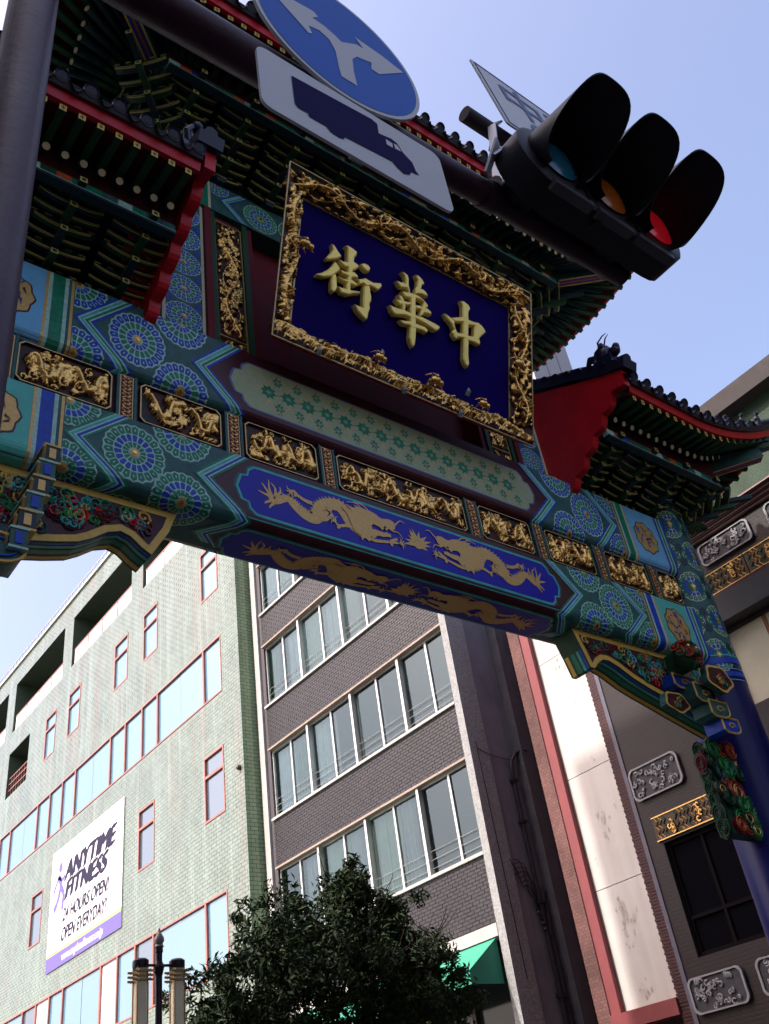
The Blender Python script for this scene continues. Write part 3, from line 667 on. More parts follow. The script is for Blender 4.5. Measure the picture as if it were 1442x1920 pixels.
for i in range(8):
    cx = (panels[i][1]+panels[i+1][0])/2
    mb = MB(); w = .075
    mb.box(cx-w-.035, cx-w-.005, YG-.03, YG+.03, 8.24, 8.87, SLATE); mb.box(cx+w+.005, cx+w+.035, YG-.03, YG+.03, 8.24, 8.87, SLATE)
    mb.box(cx-w, cx+w, YG-.02, YG+.03, 8.26, 8.86, CORD)
    mb.box(cx-w+.014, cx+w-.014, YG-.024, YG-.0205, 8.275, 8.845, DRED)
    for k in range(11):
        z = 8.30+k*.052
        for s in (-1, 1):
            mb.bar((cx-s*.052, YG-.026, z-.026), (cx+s*.052, YG-.026, z+.026), .010, .008, TAN, up=(0,1,0))
        mb.ball((cx+(.03 if k % 2 else -.03), YG-.028, z), .014, GOLD, 5, 3); mb.ball((cx+(-.03 if k % 2 else .03), YG-.028, z+.026), .011, RED, 5, 3)
    gp(mb.build('lattice_post', fix=False))

# ---- columns
def column(cx):
    mb = MB(); n = 40
    prof = [(.62,0),(.62,.5),(.56,.62),(.50,.75),(.47,.9),(.47,7.30)]
    mb.lathe((cx,7.1,0), [(0,0)]+prof[:4], mat('column_stone', (.32,.31,.29), .7, var=.2), 32); 
    mb.lathe((cx,7.1,0), prof[3:], COLB, n)
    mb.lathe((cx,7.1,0), [(.47,7.30),(.47,10.25)], SLATE, n)
    mb.lathe((cx,7.1,0), [(.47,10.25),(.47,10.6),(0,10.6)], BLUE, n)
    o = gp(mb.build('column', smooth=True))
    class C:                                     # wrap drawings on the column: x is arc length from the front, t down
        a = b = 1e9
        def at(s, x, t, h=0):
            g = x/.47; return (cx+(.47+h)*math.sin(g), 7.1-(.47+h)*math.cos(g), 10.2-t)
    P = C()
    for row in range(5):
        for k in range(6):
            xx = (k-2.5)*.49+(.245 if row % 2 else 0)
            if abs(xx) > 1.5: continue
            rosette(P, xx, .36+row*.60, .23, .28, (GREEN, BLUE, GREEN), o, n=16, dome=(k in (2, 3)), bg=CREAM)
            for s in (-1, 1):
                mb2 = MB(); q = [(xx+.245+.07*math.cos(2*PI*j/8), .36+row*.60+s*.12+.10*math.sin(2*PI*j/8)) for j in range(8)]
                mb2.add([P.at(x_, t_, .004) for x_, t_ in q], [tuple(range(8))], DBLUE); sub(mb2.build('blue_lozenge', fix=False), o)
    mb3 = MB()
    for z, m, hh in ((7.42,CYAN,.03),(7.30,BLUE,.10),(7.20,LBLUE,.018),(7.08,BLUE,.09),(7.02,LBLUE,.018),(10.30,CYAN,.02),(10.42,CYAN,.02)):
        mb3 = MB(); mb3.lathe((cx,7.1,z), [(.474,0),(.482,.004),(.482,hh-.004),(.474,hh)], m, n); sub(mb3.build('column_band', smooth=True), o)
    pass
    return o
column(12.5); column(2*XC-12.5)

# ---- storey above the beams: posts, carved uprights, red backing, top beam
YS = 6.95
for sgn, M in ((1, lambda x: x), (-1, lambda x: 2*XC-x)):
    def bx(mb, a, b, y0, y1, z0, z1, m): mb.box(M(a), M(b), y0, y1, z0, z1, m)
    mb = MB(); bx(mb, 3.36, 3.93, YS, YS+.5, 9.9, 12.66, SLATE); post = gp(mb.build('rosette_post'))
    F = Flat(YS, 12.62)
    for k in range(5):
        rosette(F, M(3.645), .30+k*.50, .255, .235, (BLUE, GREEN, BLUE), post, n=18, name='painted_rosette')
        for s in (-1, 1):
            q = MB(); tt = .55+k*.50; xx = M(3.645)+s*.2
            q.add([(xx-.06, YS-.004, 12.62-tt), (xx, YS-.004, 12.62-tt+.06), (xx+.06, YS-.004, 12.62-tt), (xx, YS-.004, 12.62-tt-.06)], [(0,1,2,3)], BLUE); sub(q.build('blue_lozenge', fix=False), post)
    mb = MB()
    bx(mb, 3.36, 3.93, YS-.035, YS-.002, 9.91, 9.97, GREEN); bx(mb, 3.36, 3.93, YS-.02, YS-.002, 9.97, 10.0, CREAM)
    bx(mb, 3.36, 3.40, YS-.012, YS-.002, 10.0, 12.6, CREAM); bx(mb, 3.89, 3.93, YS-.012, YS-.002, 10.0, 12.6, CREAM)
    sub(mb.build('post_border'), post)
    mb = MB()
    bx(mb, 3.935, 4.03, YS-.06, YS+.3, 9.905, 12.62, DRED); bx(mb, 4.035, 4.105, YS-.03, YS+.3, 9.905, 12.62, DGREEN)
    bx(mb, 4.525, 4.60, YS-.03, YS+.3, 9.905, 12.62, DGREEN); bx(mb, 4.605, 4.69, YS-.0, YS+.3, 9.905, 12.62, DRED)
    bx(mb, 4.11, 4.52, YS+.04, YS+.3, 9.905, 12.62, DRED)
    bx(mb, 4.11, 4.125, YS-.0, YS+.038, 9.93, 12.5, CORD); bx(mb, 4.505, 4.52, YS-.0, YS+.038, 9.93, 12.5, CORD)
    bx(mb, 4.126, 4.504, YS-.0, YS+.038, 12.485, 12.5, CORD); bx(mb, 4.126, 4.504, YS-.0, YS+.038, 10.27, 10.285, CORD); bx(mb, 4.126, 4.504, YS-.0, YS+.038, 9.93, 9.945, CORD)
    up = gp(mb.build('carved_upright'))
    xl = min(M(4.13), M(4.50))
    relief('gilt_relief', .37, 2.17, 51+sgn, up, Matrix.Translation((xl, YS+.03, 10.30)), kind='scroll', depth=.08, curls=120, thr=.40)
    relief('gilt_relief', .37, .29, 61+sgn, up, Matrix.Translation((xl, YS+.03, 9.96)), nb=1, depth=.06, curls=4)
mb = MB(); mb.box(4.695, 2*XC-4.695, 7.20, 7.28, 9.9, 12.66, DRED)
mb.box(4.695, 2*XC-4.695, 6.98, 7.19, 9.905, 10.05, DRED)
gp(mb.build('red_backboard'))
PT = Prof(13.29, 12.665, 6.93, 7.35, .06)
mb = MB(); mb.box(3.30, 2*XC-3.30, 6.93, 7.35, 12.665, 13.29, SLATE); tb = gp(mb.build('top_beam'))
for d, M in ((1, lambda x: x), (-1, lambda x: 2*XC-x)):
    s2 = MB()
    for a, b, m in ((3.60,3.86,BLUE),(3.86,3.90,PALE),(3.90,4.02,GREEN),(4.02,4.06,CREAM),(3.30,3.45,GREEN),(3.45,3.6,CREAM)):
        F = Flat(6.93, 13.28); s2.add([F.at(M(x), t, .004) for x, t in ((a,.01),(b,.01),(b,.61),(a,.61))], [(0,1,2,3)], m)
    sub(s2.build('collar_stripe', fix=False), tb)
    F = Flat(6.93, 13.28)
    chevron(F, M(4.2), d, .31, .30, 0, .61, tb, w=.028)
    for cx in (4.85, 5.42, 5.99): rosette(F, M(cx), .31, .28, .28, (GREEN, BLUE, GREEN), tb, n=20, tlim=(0, .61))
    for cx in (4.2,): rosette(F, M(4.16), .05, .2, .2, (BLUE, GREEN, BLUE), tb, n=14, tlim=(0,.61), xlim=sorted((M(4.07), M(4.6))))
rosette(Flat(6.93, 13.28), XC, .31, .28, .28, (GREEN, BLUE, GREEN), tb, n=20, tlim=(0, .61))

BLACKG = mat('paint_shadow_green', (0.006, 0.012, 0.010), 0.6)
# ---- bracket sets, rafters, roofs
def bracket_mesh(tiers, step, rise):
    mb = MB()
    EDG = LINEY
    def arm(y, z, L, th, hgt, m):
        n = 8; pts = []
        for k in range(n+1):
            u = -1+2*k/n; zz = z+hgt*(abs(u)**2.6)*.8
            pts.append((u*L/2, zz))
        top = [(L/2, z+hgt), (-L/2, z+hgt)]
        poly = pts+top
        mb.prism(poly, lambda a, b, h: (a, y-h, b), -th/2, th/2, m)
        for i in range(n):
            (xa, za), (xb, zb) = pts[i], pts[i+1]
            mb.add([(xa, y-th/2-.003, za+.002), (xb, y-th/2-.003, zb+.002), (xb, y-th/2-.003, zb+.020), (xa, y-th/2-.003, za+.020)], [(0,1,2,3)], EDG)
            mb.add([(xa, y-th/2+.002, za-.002), (xb, y-th/2+.002, zb-.002), (xb, y-th/2+.014, zb-.002), (xa, y-th/2+.014, za-.002)], [(0,1,2,3)], EDG)
    def block(x, y, z, s, m):
        a, b = s*.5, s*.36
        mb.add([(x-b,y-b,z),(x+b,y-b,z),(x+b,y+b,z),(x-b,y+b,z),(x-a,y-a,z+s*.45),(x+a,y-a,z+s*.45),(x+a,y+a,z+s*.45),(x-a,y+a,z+s*.45),(x-a,y-a,z+s*.85),(x+a,y-a,z+s*.85),(x+a,y+a,z+s*.85),(x-a,y+a,z+s*.85)],
               [(0,3,2,1),(0,1,5,4),(1,2,6,5),(2,3,7,6),(3,0,4,7),(4,5,9,8),(5,6,10,9),(6,7,11,10),(7,4,8,11),(8,9,10,11)], m)
        for (p, q) in ((4,5),):
            zz = z+s*.45
            mb.add([(x-a,y-a-.003,zz),(x+a,y-a-.003,zz),(x+a,y-a-.003,zz+.012),(x-a,y-a-.003,zz+.012)], [(0,1,2,3)], EDG)
    block(0, 0, -.10, .16, DBLUE)
    for i in range(tiers):
        z = i*rise; y0 = -i*step
        m = DGREEN if i % 2 == 0 else DBLUE
        arm(y0, z, .62+.07*(i % 2), .07, .075, m)
        if i: arm(y0+step*.5, z-rise*.35, .70, .05, .07, DGREEN if m is DBLUE else DBLUE)
        for x in (-.31, -.16, 0, .16, .31): block(x, y0-.005, z+.055, .075, DBLUE if m is DGREEN else DGREEN)
        # arm reaching outward to the next tier, square nosed with an outlined end
        mb.box(-.04, .04, y0-step-.09, y0+.12, z+.01, z+.085, m)
        mb.add([(-.04, y0-step-.093, z+.01), (.04, y0-step-.093, z+.01), (.04, y0-step-.093, z+.085), (-.04, y0-step-.093, z+.085)], [(0,1,2,3)], EDG)
        mb.add([(-.022, y0-step-.096, z+.027), (.022, y0-step-.096, z+.027), (.022, y0-step-.096, z+.068), (-.022, y0-step-.096, z+.068)], [(0,1,2,3)], DGREEN)
        mb.add([(-.042, y0-step-.09, z+.028), (-.034, y0-step-.09, z+.028), (-.034, y0, z+.028), (-.042, y0, z+.028)], [(0,1,2,3)], EDG)
        mb.add([(.034, y0-step-.09, z+.028), (.042, y0-step-.09, z+.028), (.042, y0, z+.028), (.034, y0, z+.028)], [(0,1,2,3)], EDG)
    return mb
def proto(mb, name):
    o = mb.build(name, fix=False); me = o.data; bpy.data.objects.remove(o); return me
BR_TOP = proto(bracket_mesh(4, .25, .125), 'bracket_set')
BR_SIDE = proto(bracket_mesh(4, .24, .115), 'bracket_set')
def raft_mesh(round_):
    mb = MB()
    if round_:
        n = 10; r = .042
        ring = lambda y, rr: [(rr*math.cos(2*PI*k/n), y, rr*math.sin(2*PI*k/n)) for k in range(n)]
        mb.add(ring(0, r)+ring(1, r), [(k, (k+1) % n, n+(k+1) % n, n+k) for k in range(n)], DBLUE)
        mb.add(ring(1, r*.98), [tuple(range(n))], mat('rafter_end_cream', (.60,.50,.30), .5)); 
    else:
        w, h = .037, .040
        mb.add([(-w,0,-h),(w,0,-h),(w,0,h),(-w,0,h),(-w,1,-h),(w,1,-h),(w,1,h),(-w,1,h)], [(0,1,5,4),(1,2,6,5),(2,3,7,6),(3,0,4,7)], DGREEN)
        mb.add([(-w,1,-h),(w,1,-h),(w,1,h),(-w,1,h)], [(0,1,2,3)], YEL)
        g = [(-.022,1.003,-.006),(.022,1.003,-.006),(.022,1.003,.006),(-.022,1.003,.006)]
        mb.add(g, [(0,1,2,3)], DGREEN)
        mb.add([(-.006,1.0032,-.024),(.006,1.0032,-.024),(.006,1.0032,.024),(-.006,1.0032,.024)], [(0,1,2,3)], DGREEN)
    return mb
RAF_R = proto(raft_mesh(True), 'round_rafter'); RAF_S = proto(raft_mesh(False), 'square_rafter')
def put(me, name, parent, mw):
    o = bpy.data.objects.new(name, me); COL.objects.link(o); o.parent = parent; o.matrix_basis = mw; return o
def tile_row_mesh():
    """half-round cap tiles along +Y (unit length) with a roundel at the eave (y=1)"""
    mb = MB(); n = 7; r = .075
    arc = lambda y, rr: [(rr*math.cos(PI*k/n), y, rr*math.sin(PI*k/n)) for k in range(n+1)]
    mb.add(arc(0, r)+arc(1, r), [(k, k+1, n+2+k, n+1+k) for k in range(n)], TILE)
    c = [(r*1.08*math.cos(2*PI*k/12), 1.0, .02+r*1.08*math.sin(2*PI*k/12)) for k in range(12)]
    c2 = [(x, 1.012, z) for x, y, z in c]; c3 = [(x*.7, 1.004, .02+(z-.02)*.7) for x, y, z in c]
    mb.add(c+c2, [(k, (k+1) % 12, 12+(k+1) % 12, 12+k) for k in range(12)], TILE)
    mb.add(c2+c3, [(k, (k+1) % 12, 12+(k+1) % 12, 12+k) for k in range(12)]+[tuple(range(12, 24))], TILE)
    # curved drip tile hanging between this cap and the next
    m2 = 6; top = [(.07+.15*k/m2, 1.0, .0-.035*math.sin(PI*k/m2)) for k in range(m2+1)]; bot = [(.07+.15*k/m2, 1.03, -.01-.085*math.sin(PI*k/m2)) for k in range(m2+1)]
    mb.add(top+bot, [(k, k+1, m2+2+k, m2+1+k) for k in range(m2)], TILE)
    t2 = [(.07+.15*k/m2, 0.0, .0-.035*math.sin(PI*k/m2)) for k in range(m2+1)]
    mb.add(t2+top, [(k, k+1, m2+2+k, m2+1+k) for k in range(m2)], TILE)
    return mb
TROW = proto(tile_row_mesh(), 'tile_row')

def ridge_beast(mb, c, s=1.0, horns=True, fx=0, fy=-1):
    """glazed beast head on a ridge end"""
    x, y, z = c
    mb.ball((x, y, z+.16*s), .14*s, TILE, 10, 7, (.8, 1.0, 1.15)); mb.box(x-.10*s, x+.10*s, y-.14*s, y+.16*s, z-.06*s, z+.08*s, TILE)
    mb.ball((x+fx*.12*s, y+fy*.14*s, z+.12*s), .09*s, TILE, 8, 6, (.8, 1.2, .8)); mb.ball((x+fx*.16*s, y+fy*.20*s, z+.17*s), .05*s, TILE, 8, 5)
    mb.tube([(x-fx*.1*s, y-fy*.1*s, z+.2*s), (x-fx*.2*s, y-fy*.2*s, z+.27*s), (x-fx*.26*s, y-fy*.26*s, z+.22*s)], [.06*s,.05*s,.02*s], TILE, 6)
    for a in (-1, 1):
        mb.ball((x+a*.07*s, y+fy*.05*s, z+.27*s), .045*s, TILE, 6, 4)
        if horns: mb.tube([(x+a*.03*s, y, z+.27*s), (x+a*.06*s, y-.02, z+.36*s), (x+a*.03*s, y-.09*s, z+.43*s), (x+a*.02*s, y-.15*s, z+.44*s)], [.014*s,.012*s,.009*s,.004*s], TILE, 5)

def roof(name, xa, xb, hipL, hipR, ye, ze, yi, zi, rise, zp, xLi=None, xRi=None, br=BR_TOP, brz=None, bx=None, lift=.5, flare=.12, cl=1.7, ridge=True, side=(False, True), brstep=.78, raf=.195):
    """front eave along X at y=ye between xa and xb, optional hips at either end; mirrored about y=7.1 for tiles"""
    yc = 7.1; yb = 2*yc-ye
    root = gp(empty(name, (0,0,0)))
    def lf(d): return max(0.0, 1-d/cl)**2
    def F(x, back=False):
        k = 0; sx = 0
        if hipR: k = max(k, lf(xb-x)); sx += flare*lf(xb-x)
        if hipL: k = max(k, lf(x-xa)); sx -= flare*lf(x-xa)
        y = ye-flare*k
        return Vector((x+sx, 2*yc-y if back else y, ze+lift*k))
    def S(y, right):
        x0 = xb if right else xa; sg = 1 if right else -1
        k = max(lf(y-ye), lf(yb-y)); sy = -flare*lf(y-ye)+flare*lf(yb-y)
        return Vector((x0+sg*flare*k, y+sy, ze+lift*k))
    XRi = xRi if xRi is not None else xb; XLi = xLi if xLi is not None else xa
    def Fin(x):
        if hipR and x > XRi-.55: x = XRi-.55+(x-(XRi-.55))*.55/(xb-(XRi-.55))
        if hipL and x < XLi+.55: x = XLi+.55+(x-(XLi+.55))*.55/((XLi+.55)-xa)
        return Vector((x, yi, zi))
    def Sin(y, right):
        if y < yi+.5: y = yi+.5+(y-(yi+.5))*.5/((yi+.5)-ye)
        if y > 2*yc-yi-.5: y = 2*yc-yi-.5+(y-(2*yc-yi-.5))*.5/(yb-(2*yc-yi-.5))
        return Vector((XRi if right else XLi, y, zi))
    # rafters
    tasks = []
    x = xa+.12
    while x < xb-.06: tasks.append((F(x), Fin(x), (0,-1))); x += raf
    for right in (False, True):
        if (right and hipR) or (not right and hipL):
            y = ye+.14
            while y < yb-.1: tasks.append((S(y, right), Sin(y, right), (1 if right else -1, 0))); y += raf
    for E_, I_, od in tasks:
        d = (E_-I_); dh = Vector((d.x, d.y, 0)); L = dh.length; u = dh/L
        e1 = E_-u*.42; e1.z = E_.z-.10-.0
        i1 = Vector((I_.x, I_.y, I_.z+.0))
        put(RAF_R, 'round_rafter', root, basis(i1, e1))
        i2 = E_-u*1.1; i2.z = E_.z+.10+.0
        e2 = Vector(E_)
        put(RAF_S, 'square_rafter', root, basis(i2, e2))
    # boards: roof boarding above the rafters, red eave board, tile bed
    def loops(fn, a, b, n): return [fn(a+(b-a)*k/n) for k in range(n+1)]
    mb = MB(); mt = MB(); me_ = MB()
    edges = [(lambda s: F(s), lambda s: Fin(s), xa, xb, (0,-1))]
    if hipR: edges.append((lambda s: S(s, True), lambda s: Sin(s, True), ye, yb, (1,0)))
    if hipL: edges.append((lambda s: S(s, False), lambda s: Sin(s, False), ye, yb, (-1,0)))
    for Ef, If, a, b, od in edges:
        n = 40; e = loops(Ef, a, b, n); i_ = loops(If, a, b, n)
        for k in range(n):
            o1, o2 = e[k], e[k+1]; q1, q2 = i_[k], i_[k+1]
            up1, up2 = Vector((0,0,.055)), Vector((0,0,.055))
            m1 = o1.lerp(q1, .38); m1.z = o1.z+.15; m2_ = o2.lerp(q2, .38); m2_.z = o2.z+.15
            qq1 = q1+Vector((0,0,.06)); qq2 = q2+Vector((0,0,.06))
            mb.add([o1+up1, o2+up2, m2_, m1], [(0,1,2,3)], DRED); mb.add([m1, m2_, qq2, qq1], [(0,1,2,3)], MAROON)
            od_ = Vector((od[0], od[1], 0))*.05
            zz = lambda p, dz, o=0: p+Vector((od[0]*o, od[1]*o, dz))
            mt.add([zz(o1,.055,.03), zz(o2,.055,.03), zz(o2,.17,.06), zz(o1,.17,.06)], [(0,1,2,3)], RED)
            mt.add([zz(o1,.055,.03), zz(o2,.055,.03), zz(o2,.055,-.03), zz(o1,.055,-.03)], [(0,3,2,1)], RED)
            me_.add([zz(o1,.17,.10), zz(o2,.17,.10), zz(o2,.25,.14), zz(o1,.25,.14)], [(0,1,2,3)], mat('tile_bed', (.03,.025,.03), .7))
            me_.add([zz(o1,.17,.10), zz(o2,.17,.10), zz(o2,.17,.0), zz(o1,.17,.0)], [(0,3,2,1)], MAROON)
    sub(mb.build('roof_boarding', fix=False), root); sub(mt.build('eave_board', fix=False), root); sub(me_.build('tile_bed', fix=False), root)
    # tiled surface
    zr = ze+.25+rise; half = yc-ye
    def top_of(E_, side):
        """point on the ridge / hip above an eave point"""
        if side == 'F' or side == 'B':
            x = E_.x; lim = 1.0
            if hipR: x = min(x, xb)
            f = 1.0
            if hipR and xb-x < half: f = max(.04, (xb-x)/half)
            if hipL and x-xa < half: f = min(f, max(.04, (x-xa)/half))
            y = E_.y+(yc-E_.y)*f; return Vector((x, y, E_.z*(1-f)+.25+(zr-.25)*f))
        d = min(abs(E_.y-ye), abs(yb-E_.y)); f = max(.04, min(1, d/half)); x0 = xb if side == 'R' else xa; sg = -1 if side == 'R' else 1
        return Vector((x0+sg*half*f, E_.y, E_.z*(1-f)+.25+(zr-.25)*f))
    rows = []
    n = int((xb-xa)/.29)
    for k in range(n+1):
        x = xa+.06+(xb-xa-.12)*k/n; rows.append((F(x), 'F')); 
    rowsB = [(F(xa+.06+(xb-xa-.12)*k/n, True), 'B') for k in range(n+1)]
    for right in (False, True):
        if (right and hipR) or (not right and hipL):
            n2 = int((yb-ye)/.29)
            for k in range(1, n2): rows.append((S(ye+(yb-ye)*k/n2, right), 'R' if right else 'L'))
    for E_, sd_ in rows+rowsB:
        od = {'F':(0,-1),'B':(0,1),'R':(1,0),'L':(-1,0)}[sd_]
        e = E_+Vector((od[0]*.13, od[1]*.13, .27)); t = top_of(E_, sd_)
        if (t-e).length < .25: continue
        put(TROW, 'tile_row', root, basis(t, e))
    ms = MB()
    for sd_, fn, a, b in [('F', lambda s: F(s), xa, xb), ('B', lambda s: F(s, True), xa, xb)]+([('R', lambda s: S(s, True), ye, yb)] if hipR else [])+([('L', lambda s: S(s, False), ye, yb)] if hipL else []):
        n = 30; od = {'F':(0,-1),'B':(0,1),'R':(1,0),'L':(-1,0)}[sd_]
        p = loops(fn, a, b, n)
        for k in range(n):
            e1, e2 = p[k]+Vector((od[0]*.12, od[1]*.12, .245)), p[k+1]+Vector((od[0]*.12, od[1]*.12, .245))
            ms.add([e1, e2, top_of(p[k+1], sd_)-Vector((0,0,.03)), top_of(p[k], sd_)-Vector((0,0,.03))], [(0,1,2,3)], TILE)
    sub(ms.build('pan_tiles', fix=False), root)
    # ridges
    mr = MB()
    x0r = xa+(half if hipL else 0); x1r = xb-(half if hipR else 0)
    mr.box(x0r, x1r, yc-.11, yc+.11, zr-.02, zr+.26, TILE); mr.tube([(x0r, yc, zr+.28), (x1r, yc, zr+.28)], .09, TILE, 8)
    sub(mr.build('ridge'), root)
    for right, on in ((False, hipL), (True, hipR)):
        if not on: continue
        for back in (False, True):
            c = F(xb if right else xa, back); xr = x1r if right else x0r
            h = MB(); top = Vector((xr, yc, zr+.05)); e = c+Vector(((.12 if right else -.12), (-.12 if not back else .12), .34))
            mid = top.lerp(e, .55)-Vector((0,0,.12))
            h.tube([top, mid, top.lerp(e, .8)-Vector((0,0,.08)), e], [.12,.11,.10,.08], TILE, 8)
            if not back:
                for f in (.62, .72, .82, .91):
                    q = top.lerp(e, f)+Vector((0,0,.0)); h.ball(q+Vector((0,0,.10)), .07, TILE, 7, 5, (.8,.8,1.3)); h.ball(q+Vector((0,-.03,.21)), .045, TILE, 6, 4)
                ridge_beast(h, tuple(top.lerp(e, .5)+Vector((0,0,.02))), .9)
            sub(h.build('hip_ridge', smooth=True), root)
            # corner beam under the hip: two stacked painted timbers with striped soffit
            cb = MB(); inner = Vector(((XRi-.2) if right else (XLi+.2), (yi+.1) if not back else 2*yc-yi-.1, zi-.05)); tip = c+Vector((0,0,-.06))
            cb.bar(inner, tip-Vector((0,0,.02)), .17, .17, DGREEN); dd = (tip-inner).normalized(); low = inner.lerp(tip, .82)-Vector((0,0,.17))
            cb.bar(inner-Vector((0,0,.16)), low, .19, .19, SLATE)
            sidev = dd.cross(Vector((0,0,1))).normalized()
            for k, mm in ((-2, YEL), (-1, BLUE), (0, ORANGE), (1, BLUE), (2, YEL)):
                a1 = inner.lerp(low+Vector((0,0,.17)), .15)-Vector((0,0,.262))+sidev*k*.036; b1 = low-Vector((0,0,.102))+sidev*k*.036
                cb.bar(a1, b1, .022, .01, mm)
                a2 = low+Vector((0,0,.075))+sidev*k*.033; b2 = tip-Vector((0,0,.108))+sidev*k*.033
                cb.bar(a2, b2, .02, .01, mm if mm is not ORANGE else GREEN)
            sub(cb.build('corner_beam', fix=False), root)
    # bracket sets
    bz = brz
    fx0, fx1 = bx
    n = max(1, round((fx1-fx0)/brstep))
    for k in range(n+1):
        put(br, 'bracket_set', root, Matrix.Translation((fx0+(fx1-fx0)*k/n, yi+.55, bz)))
    for right, on in ((False, hipL), (True, hipR)):
        if not on: continue
        xi_ = fx1 if right else fx0; rot = Matrix.Rotation(PI/2 if right else -PI/2, 4, 'Z'); r45 = Matrix.Rotation(PI/4 if right else -PI/4, 4, 'Z')
        put(br, 'bracket_set', root, Matrix.Translation((xi_, yi+.55, bz)) @ r45 @ Matrix.Diagonal((1,1.35,1,1)))
        for yy in (yi+.55, yc+.45): put(br, 'bracket_set', root, Matrix.Translation((xi_, yy, bz)) @ rot)
    # dark boarding behind the brackets and the painted purlin over their outer arms
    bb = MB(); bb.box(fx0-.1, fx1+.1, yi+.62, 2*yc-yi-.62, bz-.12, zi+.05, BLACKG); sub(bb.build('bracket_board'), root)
    pu = MB(); yp = yi-.38
    n = int((XRi-XLi)/.16); rnd = random.Random(9)
    for k in range(n):
        a = XLi+(XRi-XLi)*k/n; b = XLi+(XRi-XLi)*(k+1)/n-.004
        pu.box(a, b, yp-.045, yp+.05, zp-.035, zp+.075, rnd.choice([GREEN, DGREEN, SLATE, GREYG, BLUE, ORANGE, GREEN, PALE]))
    pu.box(XLi, XRi, yp-.06, yp+.05, zp-.085, zp-.038, DBLUE); pu.box(XLi, XRi, yp-.064, yp-.0605, zp-.05, zp-.042, PALE)
    pu.box(XLi, XRi, yp-.02, yp+.03, zp+.078, zi-.02, MAROON)
    for right, on in ((False, hipL), (True, hipR)):
        if on:
            xs = (XRi-.02 if right else XLi-.03); pu.box(xs, xs+.05, yp+.05, 2*yc-yp, zp-.05, zi-.02, SLATE)
    sub(pu.build('painted_purlin'), root)
    return root

main = roof('main_roof', 1.52, 2*XC-1.52, True, True, 5.1, 14.0, 6.35, 14.35, 1.6, 13.80, xLi=2.95, xRi=2*XC-2.95, br=BR_TOP, brz=13.38, bx=(3.40, 2*XC-3.40), lift=.42)
XBR = 2*XC-3.05
side_r = roof('side_roof', XBR+.03, 13.85, False, True, 5.38, 10.66, 6.35, 10.95, 1.0, 10.36, xRi=12.9, br=BR_SIDE, brz=9.98, bx=(XBR+.30, 12.75), lift=.62, cl=2.2, flare=.14)
side_l = roof('side_roof', 2*XC-13.85, 3.05-.03, True, False, 5.38, 10.66, 6.35, 10.95, 1.0, 10.36, xLi=2*XC-12.9, br=BR_SIDE, brz=9.98, bx=(2*XC-12.75, 3.05-.30), lift=.62, cl=2.2, flare=.14)
# red gable boards with scalloped lower edge, tiled verge and ridge-end beasts
for sg, X, root in ((1, XBR, side_r), (-1, 3.05, side_l)):
    pts = [(7.05, 9.72)]
    a, b = Vector((6.86, 9.72)), Vector((5.33, 10.98))
    # scallops along the front edge
    nS = 5; dvec = (b-a); nrm = Vector((-dvec.y, dvec.x)).normalized()*-1
    if nrm.x > 0: nrm = -nrm
    poly = [(7.6, 9.72), (6.84, 9.72)]
    for k in range(nS):
        f0, f1 = k/(nS+.9), (k+1)/(nS+.9)
        for j in range(7):
            t = j/6; p = a+dvec*(f0+(f1-f0)*t); q = p+nrm*(.075*math.sin(PI*t))
            poly.append((q.x, q.y))
    e = a+dvec*(nS/(nS+.9)); poly += [(e.x-.03, e.y+.02), (5.30, 10.76), (5.27, 11.02), (6.0, 11.38), (7.1, 11.98), (7.6, 11.7)]
    mb = MB(); th = .13
    mb.prism(poly, lambda y, z, h: (X-sg*h, y, z), 0.0, th, RED, DRED if False else RED)
    sub(mb.build('gable_board'), root)
    vb = MB()
    vp = [(5.16, 10.99), (5.6, 11.16), (6.0, 11.42), (6.6, 11.74), (7.1, 12.06)]
    for (y0, z0), (y1, z1) in zip(vp[:-1], vp[1:]):
        vb.bar((X-sg*.02, y0, z0+.10), (X-sg*.02, y1, z1+.10), .30, .16, TILE)
    vb.tube([(X-sg*.02, y, z+.22) for y, z in vp], .085, TILE, 8)
    for k in range(9):
        f = k/8; y = 5.3+1.7*f; z = 11.06+.98*f; vb.tube([(X-sg*.19, y, z+.10), (X-sg*.02, y, z+.16)], .06, TILE, 7)
    sub(vb.build('verge_ridge', smooth=True), root)
    hb = MB()
    if sg > 0: ridge_beast(hb, (X-sg*.02, 5.52, 11.36), 1.25)
    else:
        hb.box(X-.20, X+.20, 5.38, 5.66, 11.10, 11.24, TILE); hb.lathe((X, 5.52, 11.22), [(.20,0),(.17,.10),(.12,.2),(.10,.30),(.115,.38),(.09,.46),(0,.52)], TILE, 12)
        hb.ball((X-.02, 5.40, 11.62), .07, TILE, 8, 6); hb.tube([(X-.12,5.45,11.3),(X-.17,5.38,11.42),(X-.1,5.36,11.52)], [.05,.04,.03], TILE, 6); hb.tube([(X+.12,5.45,11.3),(X+.17,5.38,11.42),(X+.1,5.36,11.52)], [.05,.04,.03], TILE, 6)
    sub(hb.build('ridge_beast', smooth=True), root)

